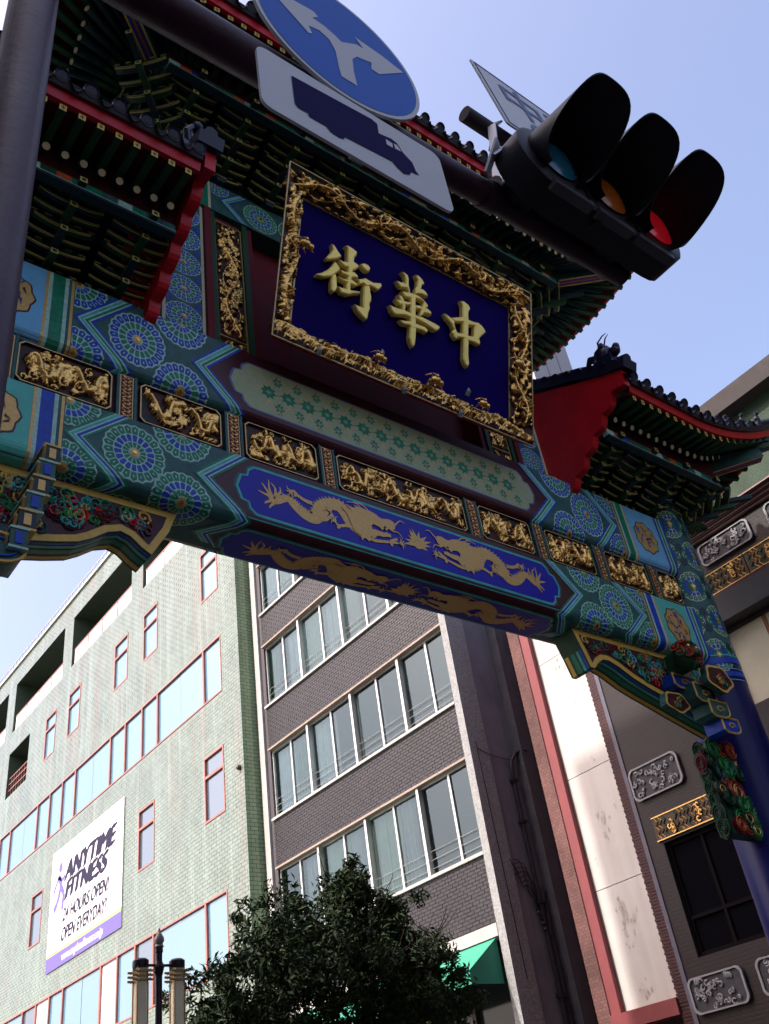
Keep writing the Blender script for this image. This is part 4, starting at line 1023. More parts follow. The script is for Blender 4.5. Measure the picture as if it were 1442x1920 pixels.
# ---- spandrel boards under the lower beam
def spandrel(left):
    if left: top = [(1.09, 7.34), (3.52, 7.34)]; edge = [(3.44, 7.10), (3.26, 6.78), (3.16, 6.84), (3.05, 6.93), (2.95, 6.96), (2.82, 6.91), (2.68, 6.80), (2.55, 6.72), (2.35, 6.66), (2.1, 6.60), (1.8, 6.55), (1.5, 6.42), (1.09, 6.2)]
    else:
        edge = [(9.36, 7.06), (9.44, 6.80), (9.52, 6.80), (9.62, 6.90), (9.74, 6.97), (9.86, 6.98), (10.05, 6.92), (10.3, 6.80), (10.6, 6.70), (10.9, 6.62), (11.3, 6.5), (12.03, 6.3)]
        top = [(12.03, 7.34), (9.26, 7.34)]
    poly = top+edge; y0, y1 = 6.93, 7.28
    fn = lambda x, z, h: (x, y0-h, z)
    mb = MB(); mb.prism(poly, lambda x, z, h: (x, h, z), y1, y0, YEL, DGREEN)
    root = gp(mb.build('spandrel_board', fix=False))
    cx = sum(p[0] for p in poly)/len(poly); cz = 7.0
    # carved field, inset from the outline
    def inset(poly, d):
        out = []; n = len(poly)
        ar = sum(poly[i][0]*poly[(i+1) % n][1]-poly[(i+1) % n][0]*poly[i][1] for i in range(n))
        s = 1 if ar > 0 else -1
        for i in range(n):
            p0, p1, p2 = Vector(poly[i-1]), Vector(poly[i]), Vector(poly[(i+1) % n])
            a = (p1-p0).normalized(); b = (p2-p1).normalized()
            na, nb = Vector((-a.y, a.x))*s, Vector((-b.y, b.x))*s; m = (na+nb)
            if m.length < .1: m = na
            m.normalize(); k = d/max(.5, m.dot(na)); out.append((p1.x+m.x*k, p1.y+m.y*k))
        return out
    ip = inset(poly, .075)
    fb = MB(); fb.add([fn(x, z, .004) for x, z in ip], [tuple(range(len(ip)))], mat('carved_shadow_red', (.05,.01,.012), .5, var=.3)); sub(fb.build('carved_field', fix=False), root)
    sw = MB(); rnd = random.Random(4)
    def inside(x, z, q):
        c = False; n = len(q)
        for i in range(n):
            (x1, z1), (x2, z2) = q[i], q[i-1]
            if (z1 > z) != (z2 > z) and x < (x2-x1)*(z-z1)/(z2-z1)+x1: c = not c
        return c
    k = 0; ip2 = inset(poly, .12)
    while k < 170:
        x = rnd.uniform(1.1, 3.5) if left else rnd.uniform(9.3, 12.0); z = rnd.uniform(6.35, 7.28)
        if not inside(x, z, ip2): continue
        r = rnd.uniform(.045, .10); ph = rnd.random()*6; tn = rnd.choice([-1, 1])
        pts = []
        for j in range(11):
            f = j/10; a = ph+tn*f*8; rr = r*(1-.8*f); px, pz = x+rr*math.cos(a), z+rr*math.sin(a)
            pts.append((px, y0-.006-.014*f, pz))
        if not all(inside(p[0], p[2], ip) for p in pts): k += .05; continue
        sw.tube(pts, [.015]*6+[.012]*5, rnd.choice([GREEN, LGREEN, DRED, RED, SLATE, CYAN, MAROON, YEL]), 5); k += 1
    sub(sw.build('painted_scrollwork', smooth=True, fix=False), root)
    # painted cove along the lower edge, ribbed
    cv = MB(); ed = edge if left else edge
    for (x0, z0), (x1, z1) in zip(ed[:-1], ed[1:]):
        nseg = max(1, int(math.hypot(x1-x0, z1-z0)/.12))
        for j in range(nseg):
            f0, f1 = j/nseg, (j+1)/nseg; xa_, za_, xb_, zb_ = x0+(x1-x0)*f0, z0+(z1-z0)*f0, x0+(x1-x0)*f1, z0+(z1-z0)*f1
            for (ya, yb_, m) in ((y0+.03, y0+.06, BLUE), (y0+.08, y0+.12, CYAN), (y0+.15, y0+.22, GREEN), (y0+.26, y0+.32, YEL)):
                cv.add([(xa_, ya, za_-.003), (xb_, ya, zb_-.003), (xb_, yb_, zb_-.003), (xa_, yb_, za_-.003)], [(0,1,2,3)], m)
    sub(cv.build('cove_stripe', fix=False), root)
    return root
spandrel(True); spandrel(False)
# scrolled corbels and carved cloud boards beside the columns
def scroll_block(mb, c, w, h, d, m, edge):
    x, y, z = c
    n = 10; pts = [(-w/2, h/2), (w/2, h/2), (w/2, -h*.1)]+[(w/2-w*.5*(1-math.cos(PI/2*k/6)), -h*.1-h*.4*math.sin(PI/2*k/6)) for k in range(1, 7)]+[(-w*.3, -h*.5), (-w/2, -h*.3)]
    mb.prism(pts, lambda a, b, q: (x+a, y-q, z+b), -d/2, d/2, m)
    P_ = [(x+a, y-d/2-.004, z+b) for a, b in pts]
    mb.tube(P_+[P_[0]], .014, edge, 5)
    mb.tube([(x+w*.22*math.cos(a)*(1-a/9), y-d/2-.006, z+h*.22*math.sin(a)*(1-a/9)) for a in [j*.7 for j in range(9)]], .012, edge, 5)
for sg, M in ((1, lambda x: x), ):
    mb = MB()
    for (x, y, z, w, h, d) in ((11.34,6.74,6.60,.46,.26,.30), (11.52,6.72,6.38,.42,.24,.30), (11.70,6.74,6.17,.38,.22,.30), (11.16,6.86,6.80,.5,.2,.26)):
        scroll_block(mb, (M(x), y, z), w*(1 if sg > 0 else -1), h, d, SLATE if h > .23 else BLUE, YEL)
    gp(mb.build('scroll_corbel', fix=False))
    for (cx, cy, cz, rx, rz) in ((11.52, 6.46, 6.78, .30, .20), (10.85, 6.80, 6.46, .26, .15)):
        cbm = MB(); x = M(cx)
        out = blob(0, 0, rx, rz, 30, 5, .08, 1.0)
        cbm.prism(out, lambda a, b, h: (x+a, cy-h, cz+b), -.05, .05, YEL, SLATE)
        inn = blob(0, 0, rx*.84, rz*.82, 30, 5, .08, 1.0); cbm.prism(inn, lambda a, b, h: (x+a, cy-h, cz+b), .051, .058, mat('carved_shadow_red', (.05,.01,.012), .5, var=.3))
        rnd = random.Random(int(cx*10))
        for k in range(9):
            a0 = rnd.random()*6; r0 = rnd.random()*.55
            px, pz = x+rx*r0*math.cos(a0), cz+rz*r0*math.sin(a0)
            cbm.tube([(px+.05*(1-j/9)*math.cos(j*.9+a0), cy-.07, pz+.05*(1-j/9)*math.sin(j*.9+a0)) for j in range(8)], .011, rnd.choice([GREEN, ORANGE, DRED, LGREEN, YEL]), 5)
        gp(cbm.build('cloud_board', fix=False))
    # beast-headed bracket under the beam end
    hb = MB(); x = M(11.02 if sg > 0 else 11.05)
    rnd = random.Random(77)
    hb.ball((x+.03, 6.52, 7.08), .20, DGREEN, 12, 8, (1.1, .75, 1.0))
    for k in range(30):
        a = rnd.random()*6.28; el = rnd.uniform(-.9, .9); dv = Vector((math.cos(a)*math.cos(el)*.22, -abs(math.sin(a))*math.cos(el)*.15, math.sin(el)*.21)); c = Vector((x+.03, 6.52, 7.08))+dv
        n_ = dv.normalized(); t1 = n_.cross(Vector((0,0,1))).normalized(); t2 = n_.cross(t1); r = rnd.uniform(.055, .085)
        f = lambda u, v, h: tuple(c+t1*u+t2*v+n_*h)
        m = rnd.choice([GREEN, DGREEN, LGREEN, ORANGE, DRED, SLATE, RED])
        hb.prism([(r*math.cos(2*PI*j/12), r*math.sin(2*PI*j/12)) for j in range(12)], f, -.02, .02, DGREEN if m not in (ORANGE, RED, DRED) else DRED)
        hb.tube([f(r*(1-j/13)*math.cos(j*.75), r*(1-j/13)*math.sin(j*.75), .024) for j in range(11)], .009, m if m is not DRED else ORANGE, 4, cap=False)
    hb.obox((x+.04, 6.66, 7.04), (.10,0,0), (0,.14,0), (0,0,.14), DGREEN)
    hb.ball((x-.06, 6.38, 7.15), .035, GOLD, 8, 6); hb.ball((x+.12, 6.38, 7.15), .035, GOLD, 8, 6); hb.ball((x+.03, 6.36, 7.04), .07, DGREEN, 8, 6, (1.2,1,.7))
    gp(hb.build('beast_bracket', smooth=True, fix=False))
    # hanging cloud plaque: a board carved all over with rolled clouds
    pb = MB(); xa_, xb_ = sorted((M(11.30), M(12.06))); pb.box(xa_+.14 if sg > 0 else xa_, xb_ if sg > 0 else xb_-.14, 6.95, 7.16, 4.80, 6.02, DGREEN); pq = gp(pb.build('cloud_plaque'))
    rnd = random.Random(5 if sg > 0 else 6); spots = []
    for row in range(7):
        for k in range(4):
            spots.append((xa_+.06+k*.21+(.1 if row % 2 else 0)+rnd.uniform(-.045,.045), 4.86+row*.185+rnd.uniform(-.05,.05), 0))
    for row in range(7):
        spots.append((7.04, 4.90+row*.175, 1))
    for q_, (a_, z, side_) in enumerate(spots):
        if side_ == 0 and (a_ > xb_+.04 or a_ < xa_+.10+(5.9-z)*.13): continue
        c = MB(); m = rnd.choice([ORANGE, LGREEN, LGREEN, GREEN, SLATE, ORANGE, DGREEN]) if side_ == 0 and a_ > xa_+.25 else rnd.choice([DGREEN, DRED, DGREEN, SLATE]); base = {id(ORANGE): DRED, id(LGREEN): DGREEN, id(GREEN): DGREEN}.get(id(m), BLACKG)  # shade of the left face put into darker curl colours
        r = rnd.uniform(.105, .165); tn = rnd.choice((-1, 1)); h0 = .035*rnd.random()
        f = (lambda u, v, h: (a_+u, 6.949-h, z+v)) if side_ == 0 else (lambda u, v, h: ((xa_+.14 if sg > 0 else xb_-.14)-(h+.001)*sg, a_+u*.65, z+v))
        out = [(r*(1+.06*math.sin(3*j*2*PI/16))*math.cos(2*PI*j/16), r*(1+.06*math.sin(3*j*2*PI/16))*math.sin(2*PI*j/16)) for j in range(16)]
        c.prism(out, f, 0.0, .022+h0, base)
        for w_ in (1.0, .62):
            pts = []
            for j in range(15):
                a = tn*j*.62+q_; rr = r*w_*(1-j/24); pts.append(f(rr*math.cos(a), rr*math.sin(a), .028+h0))
            c.tube(pts, .0095, m if w_ > .8 or side_ else rnd.choice([m, m, TAN]), 4, cap=False)
        o = c.build('cloud_curl', fix=False); sub(o, pq)

# slim banded corbel under the left end of the beam
cb0 = MB(); n = 6
for k in range(n):
    f = k/(n-1); x, y, z = 2.10-.22*f-.05*f*f, 6.62-.03*k, 7.24-.225*k
    cb0.obox((x, y, z), (.070,0,0), (0,.14+.015*k,0), (0,0,.095), SLATE if k % 2 else DBLUE)
    for zz in (-.098, .085): cb0.obox((x, y, z+zz+.006), (.078,0,0), (0,.148+.015*k,0), (0,0,.010), PALE if k % 2 else YEL)
    cb0.obox((x, y-.142-.015*k, z), (.030,0,0), (0,.006,0), (0,0,.055), BLUE if k % 2 else TAN)
    cb0.tube([(x-.075, y-.13, z-.08), (x-.09, y-.2, z), (x-.075, y-.13, z+.08)], .016, TAN, 5)
gp(cb0.build('banded_corbel', fix=False))
cb1 = MB(); out = [(.20*math.cos(a)-.02, .13*math.sin(a)) for a in [2*PI*j/24 for j in range(24)]]
cb1.prism(out, lambda u, v, h: (1.72+u, 6.42-h, 6.02+v), -.12, .12, SLATE); cb1.tube([(1.70+.20*math.cos(2*PI*j/24), 6.295, 6.02+.13*math.sin(2*PI*j/24)) for j in range(25)], .016, YEL, 5)
cb1.tube([(1.70+.14*math.cos(2*PI*j/24), 6.29, 6.02+.08*math.sin(2*PI*j/24)) for j in range(25)], .010, BLUE, 5); cb1.obox((1.72, 6.50, 6.20), (.10,0,0), (0,.16,0), (0,0,.07), DBLUE)
gp(cb1.build('scroll_corbel', fix=False))

# ================================================================== NAME PLAQUE (tilted, hung under the main eave)
v0 = Vector((XC, 6.28, 9.80)); vd = Vector((0, 5.55-6.28, 12.22-9.80)).normalized(); nd = Vector((0, -vd.z, vd.y))   # nd points out of the board towards the street
def PQ(u, v, h=0.0): p = v0+Vector((u,0,0))+vd*v+nd*h; return (p.x, p.y, p.z)
plq = empty('name_plaque', (0,0,0)); tag(plq, 'large navy name board with three gold characters in a carved gilt dragon frame', 'name board')
DEP = .18
mb = MB()
mb.prism([(-1.86,.25),(1.86,.25),(1.86,2.30),(-1.86,2.30)], PQ, -DEP-.018, -DEP, NAVY)
mb.build('board', plq, fix=False)
mb = MB(); W2, H2 = 2.14, 2.57; fw = .31
outer = [(-W2,0),(W2,0),(W2,H2),(-W2,H2)]; inner = [(-W2+fw,fw),(W2-fw,fw),(W2-fw,H2-fw),(-W2+fw,H2-fw)]
for i in range(4):
    j = (i+1) % 4
    mb.add([PQ(*outer[i], -.02), PQ(*outer[j], -.02), PQ(*inner[j], -DEP+.004), PQ(*inner[i], -DEP+.004)], [(0,1,2,3)], GBACK)
    mb.add([PQ(*outer[i], -.02), PQ(*outer[j], -.02), PQ(outer[j][0]*.95, outer[j][1]+(.10 if outer[j][1] < 1 else -.10), -.215), PQ(outer[i][0]*.95, outer[i][1]+(.10 if outer[i][1] < 1 else -.10), -.215)], [(0,1,2,3)], RED)
mb.add([PQ(p[0]*.95, p[1]+(.10 if p[1] < 1 else -.10), -.215) for p in outer], [(0,1,2,3)], DRED)
for i in range(4):     # gilt lip outside, thin red and gilt lines inside
    j = (i+1) % 4
    a, b = Vector(PQ(*outer[i], -.01)), Vector(PQ(*outer[j], -.01)); mb.bar(a, b, .016, .016, CORD)
    a, b = Vector(PQ(*inner[i], -DEP+.014)), Vector(PQ(*inner[j], -DEP+.014)); mb.bar(a, b, .020, .016, CORD)
for k in range(9):     # grooves on the red outer edge
    f = (.2, .24, .28, .5, .54, .58, .62, .80, .84)[k]
    for s in (-1, 1): mb.bar(PQ(s*(W2+.002), H2*f, -.03), PQ(s*(W2*.96), H2*f, -.19), .03, .012, RED if k % 2 else DRED, up=(1,0,0))
mb.build('frame', plq, fix=False)
def strip_relief(p0, p1, q0, seed, flip=False):
    """carved strip whose base runs p0->p1 (u,v) and whose width runs inwards to q0; it slopes from the lip to the board"""
    a, b = Vector(PQ(*p0, -.02)), Vector(PQ(*p1, -.02)); L = (b-a).length
    c = Vector(PQ(*q0, -DEP)); x = (b-a).normalized(); w = (c-a); w = w-x*w.dot(x); wl = w.length; w.normalize()
    n = x.cross(w); 
    if n.dot(nd) < 0: n = -n
    m = Matrix.Identity(4)
    for i in range(3): m[i][0] = x[i]; m[i][1] = -n[i]; m[i][2] = w[i]; m[i][3] = a[i]+n[i]*.004
    return relief('gilt_carving', L, wl, seed, plq, m, kind='scroll', depth=.10, res=.017, curls=int(L*42), thr=.36)
strip_relief((-W2,0),(W2,0),(-W2+fw,fw),101); strip_relief((-W2,H2),(W2,H2),(-W2+fw,H2-fw),102)
strip_relief((-W2,fw*.9),(-W2,H2-fw*.9),(-W2+fw,fw),103); strip_relief((W2,fw*.9),(W2,H2-fw*.9),(W2-fw,fw),104)
# gilt dragon coils and heads standing proud of the frame
rnd = random.Random(8)
def coil(u, v, r, name='gilt_dragon', horiz=True, seed=0):
    m = MB(); pts = []; rr = []
    for j in range(15):
        a = seed+j*.62; pts.append(PQ(u+r*.9*math.cos(a)*(1-j/22), v+r*.75*math.sin(a)*(1-j/22), .0+.04*math.sin(j*.9)-.03)); rr.append(.020*(1-j/24)+.005)
    m.tube(pts, rr, GOLD, 7)
    for j in range(6):
        a = seed+j*1.1; m.tube([PQ(u+.6*r*math.cos(a), v+.6*r*math.sin(a), -.02), PQ(u+1.25*r*math.cos(a+.3), v+1.15*r*math.sin(a+.3), .02), PQ(u+1.4*r*math.cos(a+.6), v+1.2*r*math.sin(a+.6), -.01)], [.022,.014,.004], GOLD, 5)
    m.build(name, plq, smooth=True, fix=False)
for k, u in enumerate((-1.45,-.62,.25,1.10,1.75)): coil(u, H2-.14, .12, seed=k*1.7)
for k, u in enumerate((-1.3,.65)): coil(u, .13, .09, seed=k*2.1)
for k, v in enumerate((.6,1.75)): coil(W2-.14, v, .11, seed=k*1.3); coil(-W2+.13, v+.1, .09, seed=k*1.9)
for (u, v, s) in ((-1.83, 1.42, .9), (1.84, 1.20, 1.0), (-.62, .30, .8), (.30, .32, .95), (1.15, .29, .8)):
    m = MB()
    m.ball(PQ(u, v, .03), .075*s, GOLD, 9, 6, (1.3,1,.9)); m.ball(PQ(u+.07*s, v-.03*s, .06), .045*s, GOLD, 8, 5); m.ball(PQ(u-.02*s, v+.05*s, .08), .03*s, GOLD, 6, 4)
    for k in range(6):
        a = k*1.05+.3; m.tube([PQ(u, v, .02), PQ(u+.13*s*math.cos(a), v+.10*s*math.sin(a), .04), PQ(u+.17*s*math.cos(a+.4), v+.13*s*math.sin(a+.4), .0)], [.025*s,.016*s,.004], GOLD, 5)
    m.build('gilt_dragon_head', plq, smooth=True, fix=False)
for (u, v) in ((-.58,.33),(.88,.33),(-.2,-.05),(.75,-.04),(-1.5,-.02)):
    m = MB(); m.tube([PQ(u, v, .0), PQ(u, v+.05, .03), PQ(u, v+.10, .03)], [.03,.035,.012], mat('lamp_glass', (.22,.24,.24), .3), 8); m.build('small_spot_lamp', plq, smooth=True)
LET = [(CH_STREET, .105, .125), (CH_HUA, .105, .125), (CH_ZHONG, .105, .125)]
for strokes, du, dv in LET:
    m = MB(); k = 0
    for s in strokes:
        k += 1
        cx = sum(p[0] for p in s)/len(s); cy = sum(p[1] for p in s)/len(s)
        # chamfered stroke: full outline low, slightly shrunk outline high
        lo = [(u+du, v+dv) for u, v in s]
        n = len(lo); ar = sum(lo[i][0]*lo[(i+1) % n][1]-lo[(i+1) % n][0]*lo[i][1] for i in range(n)); sg = 1 if ar > 0 else -1
        hi = []
        for i in range(n):
            p0, p1, p2 = Vector(lo[i-1]), Vector(lo[i]), Vector(lo[(i+1) % n]); a = (p1-p0).normalized(); b = (p2-p1).normalized()
            na, nb = Vector((-a.y,a.x))*sg, Vector((-b.y,b.x))*sg; mm = na+nb
            mm = mm.normalized() if mm.length > .2 else na
            hi.append((p1.x+mm.x*.016, p1.y+mm.y*.016))
        h0, h1, h2 = -DEP+.03, -DEP+.088+.0006*k, -DEP+.105+.0006*k
        A = [PQ(u, v, h0) for u, v in lo]; B = [PQ(u, v, h1) for u, v in lo]; C_ = [PQ(u, v, h2) for u, v in hi]
        m.add(A+B+C_, [(i, (i+1) % n, n+(i+1) % n, n+i) for i in range(n)]+[(n+i, n+(i+1) % n, 2*n+(i+1) % n, 2*n+i) for i in range(n)], GOLDP)
        m.add(C_, [tuple(range(n))], GOLDP)
    m.build('gold_character', plq, fix=False)

# ================================================================== SIGNAL POLE, SIGNS, TRAFFIC LIGHT
PUR = mat('pole_paint', (0.045, 0.016, 0.030), 0.45, var=0.2, vscale=5, bump=.1, bscale=40)
STEEL = mat('galvanised', (0.42, 0.42, 0.44), 0.45, metal=.7, var=.15)
PX, PY = .323, 1.567
t = empty('signal_pole', (PX, PY, 0)); tag(t, 'thick dark purple-brown steel pole at the left edge with a long arm reaching right', 'pole')
mb = MB(); mb.lathe((0,0,0), [(.14,0),(.14,.25),(.085,.32),(.073,.36),(.070,5.6),(.05,5.66),(0,5.68)], PUR, 32); mb.build('pole', t, smooth=True)
ax0, az0, ax1, az1 = 0.0, 5.15, 3.62, 5.262
mb = MB(); mb.tube([(0.0,0,az0), (1.0,0,az0+.02), (2.05,0,5.24), (3.0,0,5.255)], [.082,.078,.060,.055], PUR, 20); mb.build('arm', t, smooth=True)
mb = MB(); mb.tube([(0,0,4.98),(0,0,5.34)], .092, PUR, 24); mb.build('collar', t, smooth=True)
mb = MB(); mb.tube([(2.02,0,5.24),(2.10,0,5.242)], .072, PUR, 16); mb.build('collar', t, smooth=True)
# round mandatory sign
SB = mat('sign_blue', (0.020, 0.13, 0.58), .6, var=.06, vscale=3); SW = mat('sign_white', (0.66, 0.68, 0.70), .6, var=.04, vscale=3); SG = mat('sign_back', (.35,.36,.38), .5, metal=.5)
cxs, czs, rs_ = 1.497, 5.495, .424; ys = 1.45
t = empty('round_road_sign', (cxs, ys, czs)); tag(t, 'round blue road sign with white arrows forking left and right', 'road sign')
def disc(r, y, n=64): return [(r*math.cos(2*PI*k/n), y, r*math.sin(2*PI*k/n)) for k in range(n)]
mb = MB(); n = 64; mb.add(disc(rs_, 0)+disc(rs_, .014), [(k, (k+1) % n, n+(k+1) % n, n+k) for k in range(n)]+[tuple(range(n))[::-1], tuple(range(n, 2*n))], SW); mb.build('plate', t)
mb = MB(); mb.add(disc(rs_-.020, -.002), [tuple(range(n))], SB); mb.build('blue_face', t, fix=False)
mb = MB(); mb.add([(x-cxs, -.004, z-czs) for x, z in ARROW], [tuple(range(len(ARROW)))], SW); mb.build('arrow', t, fix=False)
mb = MB(); mb.box(-.30,.30,.015,.035,.12,.16,SG); mb.box(-.30,.30,.015,.035,-.20,-.16,SG); mb.box(-.03,.03,.036,.06,-.40,.25,SG); mb.build('rail', t)
# truck plate
t = empty('truck_plate', (1.505, ys, 4.87)); tag(t, 'white rectangular plate with a dark blue lorry silhouette, under the round sign', 'sign plate')
def rrect(x0, x1, z0, z1, r, n=5):
    out = []
    for cx, cz, a0 in ((x1-r,z1-r,0),(x0+r,z1-r,90),(x0+r,z0+r,180),(x1-r,z0+r,270)):
        for k in range(n+1): a = R(a0+90*k/n); out.append((cx+r*math.cos(a), cz+r*math.sin(a)))
    return out
RP = rrect(-.438,.438,-.212,.185,.045)
mb = MB(); mb.prism(RP, lambda u,v,h: (u,-h,v), -.012, .0, SW); mb.build('plate', t, fix=False)
mb = MB(); mb.add([(x-1.505,-.003,z-4.87) for x, z in TRUCK], [tuple(range(len(TRUCK)))], mat('sign_dark_blue', (.035,.032,.11), .7, spec=.05)); mb.build('lorry_silhouette', t, fix=False)
mb = MB()
for w in TRUCKWIN: mb.add([(x-1.505,-.005,z-4.87) for x, z in w], [(0,1,2,3)], SW)
mb.build('lorry_window', t, fix=False)
mb = MB(); mb.box(-.33,.33,.013,.03,.05,.09,SG); mb.box(-.33,.33,.013,.03,-.10,-.06,SG); mb.box(-.03,.03,.031,.05,-.15,.45,SG); mb.build('rail', t)
# traffic light
BLK = mat('signal_dark', (0.022, 0.019, 0.026), .45, var=.2, vscale=6); GRY = mat('signal_grey', (.10,.10,.115), .5, var=.2, vscale=5)
YL = 1.30; zc = 5.30
t = empty('traffic_light', (2.82, YL, zc)); tag(t, 'horizontal three-lamp traffic light with long dark visors and the red lamp lit', 'traffic light')
x0, x1 = -.485, .655
def pill(x0, x1, h, n=10):
    r = h; return [(x1-r+r*math.cos(a), r*math.sin(a)) for a in [-PI/2+PI*k/n for k in range(n+1)]]+[(x0+r+r*math.cos(a), r*math.sin(a)) for a in [PI/2+PI*k/n for k in range(n+1)]]
mb = MB(); P1 = pill(x0, x1, .205); P2 = pill(x0+.02, x1-.02, .185)
f = lambda u,v,h: (u,-h,v)
n = len(P1)
A = [f(u,v,.0) for u,v in P1]; B = [f(u,v,-.10) for u,v in P1]; C_ = [f(u,v,-.17) for u,v in P2]; D_ = [f(u,v,.012) for u,v in P2]; C_ = [f(u,v,-.15) for u,v in P1]
mb.add(D_+A+B+C_, [(q*n+i, q*n+(i+1) % n, (q+1)*n+(i+1) % n, (q+1)*n+i) for q in range(3) for i in range(n)]+[tuple(range(n)), tuple(range(3*n,4*n))[::-1]], BLK)
mb.build('housing', t, smooth=True)
mb = MB()
for k, xx in enumerate((-.175, .175)): mb.box(xx-.006+.08, xx+.006+.08, -.022, -.013, -.17, .17, BLK)
mb.box(-.33,-.08,-.02,.03,-.222,-.19,GRY); mb.box(-.04,.20,-.02,.03,-.222,-.19,GRY); mb.box(.24,.5,-.02,.03,-.222,-.19,GRY); mb.build('lower_trim', t)
LX = [-.265, .0825, .43]
for k, (lx, c, e) in enumerate(zip(LX, ((.02,.20,.36),(.60,.16,.02),(.40,.006,.015)), (None, None, ((1.0,.01,.03), .05)))):
    lm = MB(); nn = 28; r = .132
    rings = [[(lx+r*q*math.cos(2*PI*i/nn), -.022-.035*(1-q*q), r*q*math.sin(2*PI*i/nn)) for i in range(nn)] for q in (1,.8,.55,.25)]
    lm.add([p for rg in rings for p in rg], [(q*nn+i, q*nn+(i+1) % nn, (q+1)*nn+(i+1) % nn, (q+1)*nn+i) for q in range(3) for i in range(nn)]+[tuple(range(3*nn,4*nn))], mat(('lens_blue_green','lens_amber','lens_red')[k], c, .22, emit=e, coat=.5, var=.2, vscale=60))
    o = lm.build('lens', t, smooth=True); o['label'] = ('unlit blue-green lens','unlit amber lens','lit red lens')[k]
    vm = MB(); nn = 36; r0 = .160; Lt, Lb = .40, .05
    def rim(q, rr, ex):
        out = []
        for i in range(nn+1):
            a = R(-52)+R(284)*i/nn; up = (math.sin(a)+.80)/1.8
            up = max(0, min(1, up)); up = up*up*(3-2*up)
            d = ex*(Lb+(Lt-Lb)*up)
            rr2 = rr*(1+.10*q)
            out.append((lx+rr2*math.cos(a), -.012-d, rr2*math.sin(a)-.10*q*up*0-d*.22))
        return out
    secs = [rim(q, r0, q) for q in (0,.25,.5,.75,1.0)]; secs2 = [rim(q, r0-.007, q) for q in (1.0,.75,.5,.25,0)]
    al = secs+secs2; w = nn+1
    vm.add([p for s_ in al for p in s_], [(q*w+i, q*w+i+1, (q+1)*w+i+1, (q+1)*w+i) for q in range(len(al)-1) for i in range(nn)]+[(q*w+e_, (q+1)*w+e_, (len(al)-2-q)*w+e_, (len(al)-1-q)*w+e_) for q in range(4) for e_ in (0, nn)], BLK)
    vm.build('visor', t, smooth=True, fix=False)
for a, b in (((x0-.02, .14, .02), (x0+.10, .08, .16)), ((x0-.05, .18, -.08), (x0+.0, .10, .12))):
    mb = MB(); mb.bar(a, b, .045, .012, STEEL); mb.build('fixing_plate', t)
for s, zz in ((-.30, -.02), (.30, -.01)):
    mb = MB(); mb.tube([(s-.12,.267,zz),(s-.03,.267,zz),(s-.03,.10,zz),(s+.03,.10,zz),(s+.03,.267,zz),(s+.12,.267,zz)], [.085,.085,.05,.05,.085,.085], BLK, 16); mb.build('arm_clamp', t, smooth=True)
mb = MB(); mb.tube([(0,.05,-.15),(0,.05,-.235)], .03, BLK, 12); mb.build('drain_plug', t)
# tilted street-name sign behind the light

t = empty('street_name_sign', (3.95, 1.80, 7.17)); tag(t, 'tilted white street name sign with blue characters, half hidden behind the traffic light', 'street sign')
mb = MB()
def sn(u, v, h=0.0): return (u, (v)*.11-h, v)          # leaning back a little
mb.prism(rrect(-.85,.85,-.45,.45,.02), lambda u,v,h: sn(u,v,h), -.012, 0, SW); mb.build('plate', t, fix=False)
INK = mat('sign_ink_blue', (.03,.05,.22), .4)
mb = MB()
for a, b in (((-.82,-.42),(.82,-.42)),((.82,-.42),(.82,.42)),((.82,.42),(-.82,.42)),((-.82,.42),(-.82,-.42))): mb.bar(sn(*a,.003), sn(*b,.003), .008, .003, INK, up=(0,1,0))
mb.build('border_line', t)
def text(s, size, loc, rot, m, name, parent, align='LEFT', shear=0.0, ext=0.0, xs=1.0, bold=0.0, spacing=1.0, dup=0.0):
    cu = bpy.data.curves.new(name, 'FONT'); cu.body = s; cu.size = size; cu.align_x = align; cu.shear = shear; cu.extrude = ext; cu.offset = bold; cu.space_character = spacing
    o = bpy.data.objects.new(name, cu); COL.objects.link(o); o.data.materials.append(m)
    bpy.context.view_layer.update()
    dg = bpy.context.evaluated_depsgraph_get(); me = bpy.data.meshes.new_from_object(o.evaluated_get(dg)); bpy.data.objects.remove(o)
    if dup:
        vs = [tuple(v.co) for v in me.vertices]; fs = [tuple(p.vertices) for p in me.polygons]; n = len(vs)
        nm = bpy.data.meshes.new(name); k = 3
        nm.from_pydata([(x+dup*(q-1), y+dup*.4*(q-1), z+.0012*q) for q in range(k) for x, y, z in vs], [], [tuple(i+n*q for i in f) for q in range(k) for f in fs]); nm.update(); me = nm
    me.materials.clear(); me.materials.append(m)
    o = bpy.data.objects.new(name, me); COL.objects.link(o); o.parent = parent
    o.matrix_basis = Matrix.Translation(loc) @ rot @ Matrix.Diagonal((xs, 1, 1, 1)); return o
RF = Matrix.Rotation(PI/2, 4, 'X')                      # reads towards -Y
RX = Matrix.Rotation(-PI/2, 4, 'Z') @ RF                # reads towards -X
tilt = Matrix.Rotation(math.atan(-.11), 4, 'X')
text('中華街', .46, sn(-.70, -.02, .006), tilt @ RF, INK, 'blue_characters', t, bold=.003)
text('Chinatown', .27, sn(-.56, -.30, .006), tilt @ RF, INK, 'blue_lettering', t)
mb = MB(); mb.tube([(-1.10,.06,-.42),(.8,.06,-.42)], .05, mat('old_pipe', (.05,.035,.045), .6, var=.3), 14)
mb.build('support_pipe', t, smooth=True)
mb = MB(); mb.bar((-1.45,-.19,-1.95), (-.95,.0,-.50), .05, .012, STEEL); mb.bar((-1.05,.0,-.80), (-.60,-.30,-1.25), .05, .012, STEEL); mb.bar((-.95,.0,-.5), (-.80,.03,-.30), .04, .012, STEEL)
mb.build('steel_strut', t)

